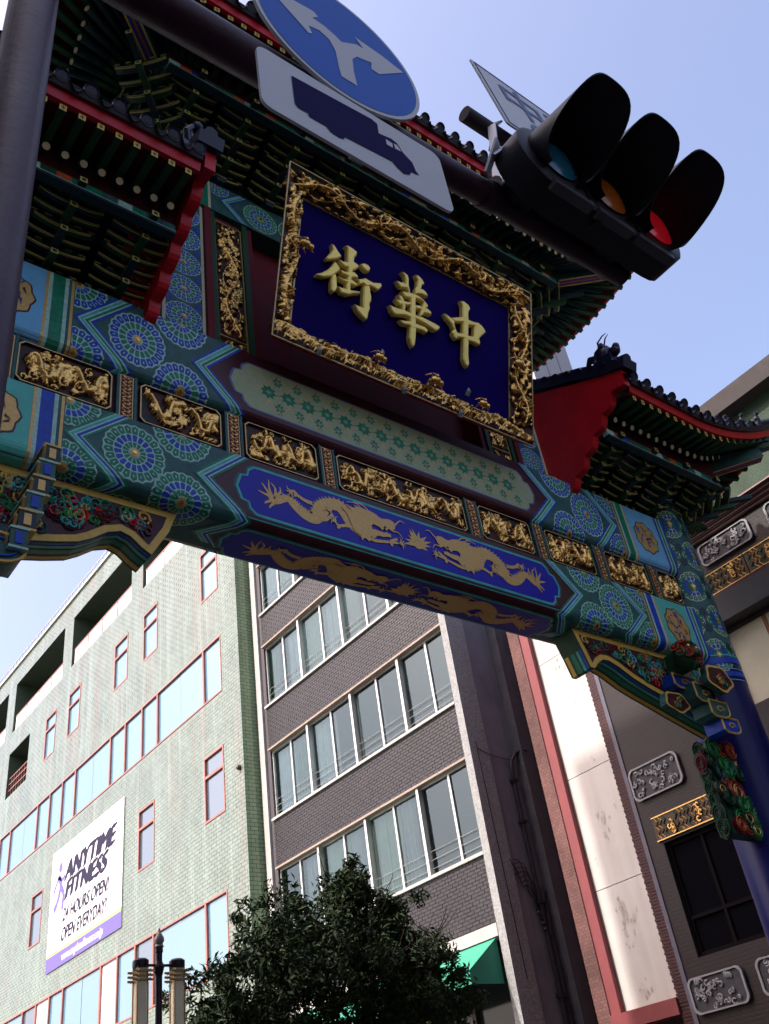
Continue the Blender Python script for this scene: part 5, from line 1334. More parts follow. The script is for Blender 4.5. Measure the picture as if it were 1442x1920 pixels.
# ================================================================== BUILDINGS
def sep(root, mb, name, smooth=False, **k): return mb.build(name, root, smooth=smooth, fix=False, **k)
def pierced_wall(mb, X, y0, y1, z0, z1, holes, depth, m, mrev=None):
    """wall face at x=X looking -X with rectangular recesses (ya,yb,za,zb); reveals go back by depth"""
    ys = sorted({y0, y1}|{v for h in holes for v in h[:2] if y0 < v < y1}); zs = sorted({z0, z1}|{v for h in holes for v in h[2:4] if z0 < v < z1})
    for a, b in zip(ys[:-1], ys[1:]):
        run = None
        for c, d in zip(zs[:-1], zs[1:]):
            ym, zm = (a+b)/2, (c+d)/2
            if any(h[0] < ym < h[1] and h[2] < zm < h[3] for h in holes):
                if run: mb.add([(X,b,run[0]),(X,a,run[0]),(X,a,run[1]),(X,b,run[1])], [(0,1,2,3)], m); run = None
                continue
            run = (run[0], d) if run else (c, d)
        if run: mb.add([(X,b,run[0]),(X,a,run[0]),(X,a,run[1]),(X,b,run[1])], [(0,1,2,3)], m)
    mr = mrev or m
    for h in holes:
        a, b, c, d = h[:4]; D = X+(h[4] if len(h) > 4 else depth)
        for q in ([(X,a,c),(X,b,c),(D,b,c),(D,a,c)], [(X,a,d),(D,a,d),(D,b,d),(X,b,d)], [(X,a,c),(D,a,c),(D,a,d),(X,a,d)], [(X,b,c),(X,b,d),(D,b,d),(D,b,c)]): mb.add(q, [(0,1,2,3)], mr)
        if len(h) > 4: mb.add([(D,a,c),(D,b,c),(D,b,d),(D,a,d)], [(0,1,2,3)], mr)

def cladding(X, y0, y1, z0, z1, holes, bw, bh, gap, d, m, name, seed=1):
    rn = np.random.RandomState(seed); V = []; F = []
    r0, r1 = int(z0/bh), int(math.ceil(z1/bh))
    jit = rn.rand(4096)
    for r in range(r0, r1):
        za, zb = max(z0, r*bh+gap/2), min(z1, (r+1)*bh-gap/2)
        if zb-za < .01: continue
        off = bw*.5 if r % 2 == 0 else 0.0
        hs = [h for h in holes if h[2] < zb and h[3] > za]
        k0, k1 = int(math.floor((y0+off)/bw)), int(math.ceil((y1+off)/bw))
        for k in range(k0, k1):
            segs = [(max(y0, k*bw-off+gap/2), min(y1, (k+1)*bw-off-gap/2))]
            for h in hs:
                ns = []
                for a, b in segs:
                    if h[1] <= a or h[0] >= b: ns.append((a, b)); continue
                    if h[0] > a: ns.append((a, h[0]))
                    if h[1] < b: ns.append((h[1], b))
                segs = ns
            for a, b in segs:
                if b-a < .015: continue
                t = d*(.75+.5*jit[(r*131+k*17) % 4096]); tt = d*.12*(jit[(r*57+k*91) % 4096]-.5)
                n = len(V); V += [(X,a,za),(X,b,za),(X,b,zb),(X,a,zb),(X-t-tt,a+.002,za+.002),(X-t+tt,b-.002,za+.002),(X-t+tt,b-.002,zb-.002),(X-t-tt,a+.002,zb-.002)]
                F += [(n+5,n+4,n+7,n+6),(n,n+4,n+5,n+1),(n+2,n+6,n+7,n+3),(n,n+3,n+7,n+4),(n+1,n+5,n+6,n+2)]
    me = bpy.data.meshes.new(name); me.from_pydata(V, [], F); me.materials.append(m); me.update()
    o = bpy.data.objects.new(name, me); COL.objects.link(o); o['kind'] = 'stuff'; return o
# ---------------------------------------------------------------- green tiled building
GT = brickmat('green_tiles', (.145,.195,.155), (.175,.225,.180), (.14,.18,.13), .33, .125, .007, 'X', .22, .6, .35, .14, .55, (.27,.33,.29), .5, (.45, (.20,.15,.115), 1.3, 7.0))
GT2 = brickmat('green_tiles_side', (.20,.30,.17), (.24,.34,.20), (.07,.11,.06), .28, .125, .010, 'Y', .25, .6, .4, .12, .2, (.15,.18,.1))
PINKF = mat('window_frame_copper', (.36,.155,.135), .45, metal=.2, var=.15, vscale=3)
GLB = glassmat('glass_sky', (.10,.22,.30), .05); GLW = mat('blind_white', (.78,.78,.80), .4, var=.05, vscale=1); GLD = glassmat('glass_dull', (.07,.11,.14), .10)
gb = empty('green_tiled_building', (15, 40, 0)); tag(gb, 'tall pale green tiled building with copper-framed windows and open loggias, farthest left', 'building')
def G(mb, name, par=gb):
    o = mb.build(name, None, fix=False); o.parent = par
    if par is gb: o.matrix_parent_inverse = Matrix.Translation((-15, -40, 0))
    return o
X0 = 15.0; TOPZ = 28.15
small = [(26.25,27.55,20.5,22.7),(31.22,32.55,20.5,22.7),(34.05,35.42,20.5,22.7),(39.17,40.54,20.5,22.7),(42.1,43.43,20.5,22.7),
         (26.25,27.6,12.15,14.4),(31.35,32.68,12.12,14.35),(42.15,43.44,12.1,14.3)]
ribs = [(26.2,56.0,16.33,18.52),(26.32,56.0,7.5,9.75)]
loggs = [(25.6,32.7,24.15,26.95,2.2),(33.85,40.6,24.2,26.95,2.2),(41.75,48.6,24.15,27.0,2.2),(49.8,55.5,24.15,27.0,2.2),(45.7,48.65,20.5,22.95,2.0),(50.2,55.0,20.5,22.95,2.0)]
mb = MB(); pierced_wall(mb, X0, 25.0, 58.0, 0.0, TOPZ, [s for s in small]+ribs+loggs, .12, GT, mat('loggia_shade', (.05,.075,.05), .7, var=.2))  # shade inside the recesses put into the dark reveal colour
mb.add([(X0,25.0,0),(X0+12,25.0,0),(X0+12,25.0,TOPZ),(X0,25.0,TOPZ)], [(0,1,2,3)], GT2)
mb.add([(X0,25,TOPZ),(X0+12,25,TOPZ),(X0+12,58,TOPZ),(X0,58,TOPZ)], [(0,1,2,3)], mat('roof_grey', (.3,.3,.3), .8)); mb.add([(X0,58,0),(X0+12,58,0),(X0+12,58,TOPZ),(X0,58,TOPZ)], [(0,1,2,3)], GT2)
G(mb, 'wall')
o = cladding(X0, 25.0, 56.0, 4.0, TOPZ, [(a-.0,b+.0,c-.0,d+.0) for a,b,c,d in small+ribs]+[l[:4] for l in loggs], .33, .125, .012, .007, GT, 'tile_cladding'); o.parent = gb; o.matrix_parent_inverse = Matrix.Translation((-15,-40,0))
mb = MB(); mb.box(X0-.10, X0+.3, 24.9, 58.1, TOPZ+.002, TOPZ+.12, mat('coping_pale', (.55,.58,.53), .6))
for k in range(70): mb.box(X0+.0, X0+.03, 25.2+k*.47, 25.24+k*.47, TOPZ+.12, TOPZ+.55, STEEL)
mb.box(X0-.01, X0+.04, 25.1, 58, TOPZ+.55, TOPZ+.59, STEEL); G(mb, 'parapet')
rnd = random.Random(5)
def win(a, b, c, d, trans=True, g=GLB, X=X0):
    fm = MB(); fw = .07; xf = X-.025
    for q in ((a,b,c,c+fw),(a,b,d-fw,d)): fm.box(xf, X+.10, q[0], q[1], q[2], q[3], PINKF)
    for q in ((a,a+fw),(b-fw,b)): fm.box(xf+.002, X+.10, q[0], q[1], c+fw, d-fw, PINKF)
    if trans: zt = c+(d-c)*.66; fm.box(xf+.004, X+.10, a+fw, b-fw, zt, zt+.09, PINKF)
    fr = G(fm, 'window')
    for (z0, z1) in (((c+fw, zt), (zt+.09, d-fw)) if trans else ((c+fw, d-fw),)):
        pm = MB(); pm.add([(X+.05,a+fw,z0),(X+.05,b-fw,z0),(X+.05,b-fw,z1),(X+.05,a+fw,z1)], [(0,1,2,3)], g); o = pm.build('pane', None, fix=False); o.parent = fr
for k, s in enumerate(small): win(*s, g=GLD if k in (5,6,7) else GLB)
for ri, (a0, b0, c, d) in enumerate(ribs):
    cuts = [26.2,27.5,31.2,32.55,34.1,35.54,39.2,40.68,42.15,43.65,47.25,48.7,50.1,51.5,55.2,56.0]
    if ri: cuts = [26.32,27.7,31.38,32.78,34.24,35.66,39.2,40.6,42.02,43.5,47.1,48.6,50.1,51.5,55.2,56.0]
    for k in range(len(cuts)-1):
        a, b = cuts[k], cuts[k+1]
        fm = MB(); fw = .055
        fm.box(X0-.025, X0+.10, a, b, c, c+fw, PINKF); fm.box(X0-.025, X0+.10, a, b, d-fw, d, PINKF)
        fm.box(X0-.022, X0+.10, a, a+.05, c+fw, d-fw, PINKF); fm.box(X0-.022, X0+.10, b-.05, b, c+fw, d-fw, PINKF)
        fr = G(fm, 'window')
        wide = b-a > 2
        g = GLB if wide else [GLB, GLW, GLB, GLB][(k+ri) % 4]
        if ri and not wide: g = [GLB, GLW, GLD][k % 3]
        for s0, s1 in (((a+.05, (a+b)/2-.01), ((a+b)/2+.01, b-.05)) if wide else ((a+.05, b-.05),)):
            pm = MB(); jx = .05+rnd.uniform(-.008,.008); pm.add([(X0+jx,s0,c+fw),(X0+.05,s1,c+fw),(X0+.05,s1,d-fw),(X0+jx,s0,d-fw)], [(0,1,2,3)], g); o = pm.build('pane', None, fix=False); o.parent = fr
WHB = mat('panel_white', (.70,.72,.71), .5, var=.05)
for (a, b, c, d, dp) in loggs[:4]:
    rm = MB(); rm.box(X0+.10, X0+.14, a+.05, b-.02, c+.93, c+.99, PINKF)
    n = 4
    for k in range(n+1): yy = a+.05+(b-a-.1)*k/n; rm.box(X0+.10, X0+.14, yy-.04, yy+.04, c, c+.93, MAROON)
    rl = G(rm, 'loggia_railing')
    for k in range(n):
        y0_, y1_ = a+.09+(b-a-.1)*k/n, a+.0+(b-a-.1)*(k+1)/n
        pm = MB(); pm.box(X0+.112, X0+.125, y0_, y1_, c+.06, c+.90, WHB); o = pm.build('railing_panel', None); o.parent = rl
    bm_ = MB(); bm_.box(X0+1.9, X0+2.15, a+.8, b-.8, c, c+2.0, mat('loggia_door', (.3,.33,.32), .4)); bm_.box(X0+1.0, X0+1.7, a+.7, a+1.5, c+1.3, c+1.9, WHB); G(bm_, 'loggia_cupboard')
for (a, b, c, d, dp) in loggs[4:]:
    rm = MB()
    for zz in (c+.45, c+.8, c+1.1): rm.box(X0+.10, X0+.13, a, b, zz, zz+.035, PINKF)
    for k in range(9): yy = a+(b-a)*k/8; rm.box(X0+.105, X0+.125, yy-.012, yy+.012, c, c+1.1, PINKF)
    G(rm, 'loggia_railing')
mb = MB(); mb.ball((X0-.06, 25.25, 13.2), .09, mat('lamp_dark', (.08,.06,.06), .5), 8, 6); G(mb, 'wall_lamp')
# banner
bn = empty('advertising_banner', (X0-.05, 37.5, 13.0)); tag(bn, 'white gym advertising banner with purple foot band on the green tiled wall', 'banner')
BW = mat('banner_white', (.80,.80,.82), .5, var=.02); BP = mat('banner_purple', (.13,.10,.36), .5); BGN = mat('banner_green', (.35,.60,.16), .5); BI = mat('banner_ink', (.04,.04,.07), .7, spec=.05)
mb = MB(); mb.box(0, .03, -3.58, 3.58, -2.40, 2.38, BW); mb.build('banner_sheet', bn)
mb = MB(); mb.add([(-.003,3.58,-2.40),(-.003,-3.58,-2.40),(-.003,-3.58,-1.84),(-.003,3.58,-1.84)], [(0,1,2,3)], BP); mb.build('purple_band', bn, fix=False)
mb = MB(); mb.add([(-.003,3.58,-1.84),(-.003,-3.58,-1.84),(-.003,-3.58,-1.72),(-.003,3.58,-1.74)], [(0,1,2,3)], BGN); mb.build('green_line', bn, fix=False)
text('ANYTIME', 1.06, (-.006, 2.10, .86), RX, BI, 'lettering', bn, shear=.25, xs=1.10, dup=.085)
text('FITNESS', 1.02, (-.006, 2.00, .08), RX, BI, 'lettering', bn, shear=.25, xs=1.14, dup=.085)
text('24 HOURS OPEN!', .72, (-.006, 2.10, -.75), RX, BI, 'lettering', bn, shear=.25, xs=.80, dup=.035)
text('OPEN EVERYDAY!', .72, (-.006, 2.15, -1.50), RX, BI, 'lettering', bn, shear=.25, xs=.76, dup=.035)
text('www.anytimefitness.co.jp', .42, (-.006, 1.95, -2.24), RX, BW, 'web_address', bn, shear=.1, xs=.92, dup=.02)
mb = MB()                      # running figure emblem
def blade(pts, w): 
    for i in range(len(pts)-1):
        a, b = Vector((pts[i][0], pts[i][1])), Vector((pts[i+1][0], pts[i+1][1])); d = (b-a).normalized(); nn = Vector((-d.y, d.x))*w/2
        mb.add([(-.006-.0004*i, -(p.x), p.y) for p in (a+nn, b+nn, b-nn, a-nn)], [(0,1,2,3)], BP)
blade([(-2.75,1.25),(-2.45,.75),(-2.75,.15),(-3.1,-.1)], .26); blade([(-2.45,.75),(-2.1,.35),(-2.2,-.25)], .24); blade([(-2.75,1.2),(-3.05,.85),(-3.25,.65)], .16); blade([(-2.7,1.15),(-2.3,.95),(-2.1,1.1)], .16)
mb.add([(-.007, -(-2.6+.2*math.cos(2*PI*k/14)), 1.55+.2*math.sin(2*PI*k/14)) for k in range(14)], [tuple(range(14))], BP)
mb.build('runner_emblem', bn, fix=False)

# ---------------------------------------------------------------- grey brick and glass building
XG = 15.5
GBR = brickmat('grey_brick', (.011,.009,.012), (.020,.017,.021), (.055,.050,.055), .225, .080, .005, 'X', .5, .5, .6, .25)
CONC = mat('pebble_concrete', (.30,.305,.31), .85, var=.35, vscale=22, bump=.8, bscale=45)
CONCS = mat('stucco_mauve', (.19,.195,.235), .85, var=.18, vscale=1.2, bump=.3, bscale=50, streak=.5, streak_col=(.08,.075,.09))
SILL = mat('sill_pale', (.40,.39,.38), .5, var=.1, vscale=4); ALU = mat('aluminium_frame', (.62,.62,.60), .35, metal=.5, var=.08)
CG = clear_glass('window_glass'); RAILM = mat('rail_steel', (.30,.30,.30), .5, metal=.3)
ib = empty('grey_brick_building', (XG, 20, 0)); tag(ib, 'grey brick office building with long bands of aluminium windows beside the green one', 'building')
def I(mb, name, par=None, smooth=False):
    o = mb.build(name, None, fix=False, smooth=smooth); o.parent = par or ib
    if par is None: o.matrix_parent_inverse = Matrix.Translation((-XG, -20, 0))
    return o
zf = lambda z: 1.6+(z-1.6)*1.0333
yL, yR = 24.30, 15.62
bandsz = [(5.86+.19, 7.50), (zf(9.55), zf(10.87)), (zf(13.1), zf(14.43)), (zf(16.65), zf(17.77)), (20.4, 21.45)]
for a, b in bandsz:
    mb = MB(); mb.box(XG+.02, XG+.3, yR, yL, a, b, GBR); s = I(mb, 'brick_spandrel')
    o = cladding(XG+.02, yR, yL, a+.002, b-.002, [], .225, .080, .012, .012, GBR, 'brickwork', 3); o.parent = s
    mb = MB(); mb.box(XG-.06, XG+.35, yR, yL, b, b+.075, SILL); o = mb.build('sill', None); o.parent = s
    mb = MB(); mb.box(XG-.04, XG+.3, yR, yL, a-.06, a-.001, mat('lintel_brown', (.30,.24,.20), .6, var=.15)); o = mb.build('lintel', None); o.parent = s
mb = MB(); mb.box(XG-.07, XG+.25, yR, yL, 5.78, 6.04, SILL); I(mb, 'canopy_fascia')
mb = MB()
mb.box(XG-.06, XG+.55, 15.38, 15.615, 0, 21.5, CONC); I(mb, 'end_pier')
mb = MB(); mb.box(XG-.02, XG+.5, 24.52, 24.80, 0, 21.5, SILL); mb.box(XG+.10, XG+.5, 24.80, 24.98, 0, 21.5, CONCS); mb.box(XG+.06, XG+.5, 24.305, 24.515, 0, 21.5, mat('dark_return', (.07,.065,.075), .6)); I(mb, 'end_pier')
mb = MB(); mb.box(XG+.56, 27, 15.40, 15.6, 0, 21.5, CONCS); mb.box(XG-.0, 27, 15.4, 25, 21.501, 21.6, CONCS); mb.box(16.9, 17.5, 15.10, 15.39, 0, 21.5, mat('stucco_dark', (.10,.10,.12), .85, var=.2, bump=.2)); I(mb, 'side_wall')
# inside: floors, back wall, fluorescent-white ceilings
mb = MB()
for z in (6.9, 10.6, 14.2, 17.9, 21.5): mb.box(XG+.35, XG+5.5, yR+.02, yL+.2, z-.35, z, mat('ceiling_inside', (.6,.6,.58), .8))
mb.box(XG+5.5, XG+5.7, yR+.02, yL+.2, 0, 21.4, mat('room_wall', (.42,.44,.42), .8, var=.1, vscale=.6)); mb.box(XG+.35, XG+5.5, 19.9, 20.0, 5, 22, MATS['room_wall']); I(mb, 'interior')
ycuts = [15.65,16.48,17.62,18.73,19.87,21.03,22.14,23.23,23.95]
ycuts = [15.64,16.50,17.62,18.74,19.87,21.01,22.14,23.22,24.28]
CUR = mat('curtain', (.50,.60,.54), .8, var=.1, vscale=3); CURB = mat('curtain_pale', (.62,.68,.74), .8, var=.1)
rnd = random.Random(12)
rows = [(bandsz[i][1]+.075, bandsz[i+1][0]-.06) for i in range(4)]
cstyle = {(0,2):'half',(0,3):'full',(0,5):'full',(1,3):'edge',(2,2):'edge',(2,3):'half',(2,4):'full',(2,5):'full',(2,6):'full',(2,7):'half',(3,5):'full',(3,6):'half',(1,6):'half',(1,5):'full',(1,7):'full',(3,7):'full',(0,6):'half',(0,4):'half'}
for r, (c, d) in enumerate(rows):
    for k in range(8):
        a, b = ycuts[k], ycuts[k+1]; fm = MB()
        main_ = (k % 2 == 0)
        wl = .045; wr = .045
        fm.box(XG+.12, XG+.20, a, b, c, c+.05, ALU); fm.box(XG+.12, XG+.20, a, b, d-.05, d, ALU)
        fm.box(XG+.12, XG+.20, a, a+.035, c+.05, d-.05, ALU); fm.box(XG+.12, XG+.20, b-.035, b, c+.05, d-.05, ALU)
        if k % 2 == 0 and k: fm.box(XG+.02, XG+.21, a-.045, a+.045, c, d, ALU)
        fr = I(fm, 'window')
        pm = MB(); jx = rnd.uniform(-.006,.006); pm.add([(XG+.16,b-.035,c+.05),(XG+.16+jx,a+.035,c+.05),(XG+.16+jx,a+.035,d-.05),(XG+.16,b-.035,d-.05)], [(0,1,2,3)], CG); o = pm.build('pane', None, fix=False); o.parent = fr
        rm = MB()
        for q in range(3): rm.tube([(XG+.10, a+.02, c+.18+q*.20), (XG+.10, b-.02, c+.18+q*.20)], .006, RAILM, 5)
        o = rm.build('guard_rail', None); o.parent = fr
        st = cstyle.get((r, k))
        if st:
            f0, f1 = {'full':(0.02,.98),'half':(.45,.98),'edge':(.0,.18)}[st]; n = 46; cm = MB(); ya, yb_ = a+(b-a)*f0, a+(b-a)*f1
            pts = [(XG+.34+.035*math.sin(j*1.35+rnd.random()*.5), ya+(yb_-ya)*j/n) for j in range(n+1)]
            cm.add([(x, y, c+.02) for x, y in pts]+[(x, y, d-.02) for x, y in pts], [(j, j+1, n+2+j, n+1+j) for j in range(n)], CUR if (k+r) % 2 else CURB)
            o = cm.build('curtain', None, smooth=True, fix=False); o.parent = fr
# awning and shop front below
AWN = mat('awning_green', (.035,.27,.175), .6, var=.08, vscale=2)
mb = MB(); mb.add([(XG-.02,15.75,5.77),(XG-.02,23.5,5.77),(XG-.95,23.5,5.12),(XG-.95,15.75,5.12)], [(0,1,2,3)], AWN); mb.add([(XG-.95,15.75,5.12),(XG-.95,23.5,5.12),(XG-.95,23.5,4.86),(XG-.95,15.75,4.86)], [(0,1,2,3)], AWN)
mb.add([(XG-.02,15.75,5.77),(XG-.95,15.75,5.12),(XG-.95,15.75,4.86),(XG-.02,15.75,4.86)], [(0,1,2,3)], AWN); I(mb, 'awning')
mb = MB(); mb.box(XG+.5, XG+.6, 15.62, 24.3, 0, 5.7, mat('shop_glass', (.03,.035,.04), .08)); 
for y in (17.3, 19.2, 21.4, 23.3): mb.box(XG+.38, XG+.5, y-.06, y+.06, 0, 5.7, mat('shop_post', (.06,.05,.05), .4))
mb.box(XG+.36, XG+.5, 15.62, 24.3, 3.6, 3.8, MATS['shop_post']); I(mb, 'shopfront')
mb = MB()
PIP = mat('drain_pipe', (.035,.032,.04), .5)
mb.tube([(16.62,15.32,0),(16.62,15.32,9.3),(16.66,15.30,9.7),(16.85,15.26,9.95),(17.05,15.1,9.98)], .05, PIP, 10)
mb.tube([(16.75,15.30,0),(16.75,15.30,6.6),(16.80,15.30,6.8)], .035, PIP, 8)
for z in (2.5,4.5,6.4,8.2,9.2): mb.box(16.55,16.72,15.25,15.40,z,z+.07,PIP)
I(mb, 'drain_pipe', smooth=True)
mb = MB(); rnd = random.Random(21)
for q in range(7):
    pts = []; x, z = 15.98+.02*q, 7.35-.02*q
    for j in range(26):
        f = j/25; pts.append((x+.65*f+.06*math.sin(f*9+q)+(.0 if j < 12 else .05*math.sin(q*2+f*20)), 15.36-.03*(q % 3), z-.9*f-.25*math.sin(f*5+q*.6)-(0 if j < 16 else .3*math.sin((f-.64)*8)*rnd.uniform(.6,1.2))))
    mb.tube(pts, .010, PIP, 5)
mb.tube([(15.66,15.37,10.1)]+[(15.66+.006*j, 15.37, 10.1-.25*j+.02*math.sin(j*2.2)) for j in range(1,22)], .010, PIP, 5)
mb.tube([(15.66,15.37,9.95),(15.85,15.36,9.88),(16.2,15.36,9.8),(16.6,15.36,9.78),(16.9,15.3,9.72)], .009, PIP, 5)
for j in range(9):
    a = j*.7; mb.ball((16.52+.05*math.cos(a), 15.30, 6.05+.35*math.sin(a*.5)-.2), .045, PIP, 6, 4)
I(mb, 'cable_bundle')

# ---------------------------------------------------------------- red brick building with tall white panel
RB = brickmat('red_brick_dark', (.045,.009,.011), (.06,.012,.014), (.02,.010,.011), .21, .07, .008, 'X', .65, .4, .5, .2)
PB = brickmat('pink_brick', (.12,.055,.052), (.16,.075,.065), (.09,.05,.045), .10, .06, .006, 'X', .8, .3, .9, .3)
PNK = mat('pink_render', (.22,.055,.06), .6, var=.12, vscale=2, bump=.15)
WPN = mat('white_render', (.54,.53,.51), .55, var=.08, vscale=1.0, bump=.1, bscale=8, streak=.35, streak_col=(.36,.34,.29))
rb = empty('red_brick_building', (15, 12, 0)); tag(rb, 'narrow building with a tall peeling white wall panel framed in pink between brick piers', 'building')
def Bd(mb, name, par=None, smooth=False):
    o = mb.build(name, None, fix=False, smooth=smooth); o.parent = par or rb
    if par is None: o.matrix_parent_inverse = Matrix.Translation((-15, -12, 0))
    return o
mb = MB(); mb.box(15.0, 15.9, 12.74, 13.06, 0, 14.5, PB); Bd(mb, 'brick_pier')
mb = MB(); mb.box(15.02, 15.6, 12.50, 12.738, 3.45, 14.5, PNK); Bd(mb, 'pink_jamb')
mb = MB(); mb.box(14.97, 15.6, 11.22, 12.74, 3.42, 3.68, PNK); Bd(mb, 'pink_sill')
for z0, z1 in ((3.685, 5.77), (5.785, 7.98), (7.995, 10.6), (10.615, 13.4), (13.415, 14.4)):
    mb = MB(); mb.box(15.14, 15.2, 11.24, 12.498, z0, z1, WPN); Bd(mb, 'white_panel')
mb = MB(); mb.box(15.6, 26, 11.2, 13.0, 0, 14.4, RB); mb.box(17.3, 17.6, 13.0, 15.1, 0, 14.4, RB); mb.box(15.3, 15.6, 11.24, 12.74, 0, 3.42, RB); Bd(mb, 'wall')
ST = mat('peeled_patch', (.44,.42,.38), .8, var=.4, vscale=9)
rnd = random.Random(31)
for (y, z, r) in ((11.85,6.95,.20),(11.80,6.75,.16),(11.98,5.25,.24),(11.75,5.1,.17),(12.02,4.8,.15),(11.9,3.95,.14),(11.5,7.05,.10),(11.8,9.4,.10),(12.25,9.0,.08),(11.45,5.6,.07),(11.95,10.4,.2),(11.7,8.2,.07),(12.3,6.3,.06)):
    for k in range(7):
        a = rnd.random()*6.28; q = rnd.random()*r; s = r*rnd.uniform(.15,.5); cy, cz = y+q*math.cos(a), z+q*math.sin(a)*1.4
        pm = MB(); pm.add([(15.136-.0006*k, cy+s*rnd.uniform(.4,1.2)*math.cos(2*PI*j/9)*.6, cz+s*rnd.uniform(.5,1.4)*math.sin(2*PI*j/9)) for j in range(9)], [tuple(range(9))], ST); o = pm.build('peeled_patch', None, fix=False); o.parent = rb; o.matrix_parent_inverse = Matrix.Translation((-15, -12, 0))
        if r < .12 and k > 1: break
mb = MB()
for k in range(300): z = k*.055; mb.box(15.02, 15.14, 11.0+(.0 if k % 2 else .012), 11.215+(.014 if k % 2 else 0), z, z+.047, RB)
Bd(mb, 'toothed_brick_edge')
mb = MB(); mb.box(14.98, 15.3, 10.9, 10.99, 0, 13, mat('metal_strip', (.11,.105,.14), .6, metal=.1, var=.2)); Bd(mb, 'corner_strip')

# ---------------------------------------------------------------- Chinese-style building at the right
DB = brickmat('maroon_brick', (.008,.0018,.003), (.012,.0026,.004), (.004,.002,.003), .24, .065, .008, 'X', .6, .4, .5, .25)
cb_ = empty('chinese_style_building', (15, 5, 0)); tag(cb_, 'dark maroon brick building with carved white plaques and gold relief bands behind the right column', 'building')
def Cc(mb, name, par=None, smooth=False):
    o = mb.build(name, None, fix=False, smooth=smooth); o.parent = par or cb_
    if par is None: o.matrix_parent_inverse = Matrix.Translation((-15, -5, 0))
    return o
mb = MB(); wins = [(9.05,10.55,4.15,6.08),(7.0,8.5,4.15,6.08),(4.9,6.4,4.15,6.08)]
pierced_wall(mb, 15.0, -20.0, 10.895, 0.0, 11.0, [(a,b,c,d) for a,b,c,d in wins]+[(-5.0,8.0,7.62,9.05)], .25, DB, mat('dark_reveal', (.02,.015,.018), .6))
mb.add([(15,10.895,0),(26,10.895,0),(26,10.895,11),(15,10.895,11)], [(0,1,2,3)], DB); mb.add([(15,-20,11),(15,10.895,11),(26,10.895,11),(26,-20,11)], [(0,1,2,3)], MATS['roof_grey'])
Cc(mb, 'wall')
for a, b, c, d in wins:
    fm = MB()
    for q in ((a,b,c,c+.08),(a,b,d-.08,d),(a,b,c+.6,c+.66)): fm.box(15.08,15.16,q[0],q[1],q[2],q[3],mat('window_dark_frame',(.010,.008,.010),.7, spec=.05))
    for y in (a, (a+b)/2-.03, b-.06): fm.box(15.082,15.158,y,y+.06,c+.08,d-.08,MATS['window_dark_frame'])
    fr = Cc(fm, 'window'); pm = MB(); pm.add([(15.12,a,c),(15.12,b,c),(15.12,b,d),(15.12,a,d)], [(0,1,2,3)], mat('glass_black', (.004,.004,.006), .5, spec=.02)); o = pm.build('pane', None, fix=False); o.parent = fr
# cream wall with a brown line, between the red storeys
for a, b in ((-5.0,1.0),(1.02,4.2),(4.22,7.18),(7.20,8.0)):
    mb = MB(); mb.box(15.10, 15.2, a, b-.02, 7.62, 9.05, mat('cream_board', (.50,.47,.36), .6, var=.1, vscale=2)); Cc(mb, 'cream_panel')
    mb = MB(); mb.box(15.085, 15.099, b-.05, b+.0, 7.62, 9.05, mat('brown_line', (.26,.08,.03), .5)); Cc(mb, 'brown_batten')
mb = MB(); mb.box(14.70, 15.0, -20, 10.2, 9.12, 9.62, mat('grey_beam', (.05,.05,.055), .6, var=.2)); mb.box(14.85, 15.0, -20, 8.6, 9.625, 9.75, MAROON); Cc(mb, 'grey_beam')
for k in range(7):
    z = 10.95+k*.035; mb = MB(); mb.box(14.93-.03*k, 15.1, -20, 10.9, z, z+.026, mat('cornice_tile', (.30,.17,.16), .4, var=.1) if k % 2 == 0 else MAROON); Cc(mb, 'cornice_course')
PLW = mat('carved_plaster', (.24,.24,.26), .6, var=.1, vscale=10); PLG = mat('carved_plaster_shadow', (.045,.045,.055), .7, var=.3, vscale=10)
RYX = Matrix(((0,1,0,0),(-1,0,0,0),(0,0,1,0),(0,0,0,1)))         # local x -> -Y, local -y -> -X
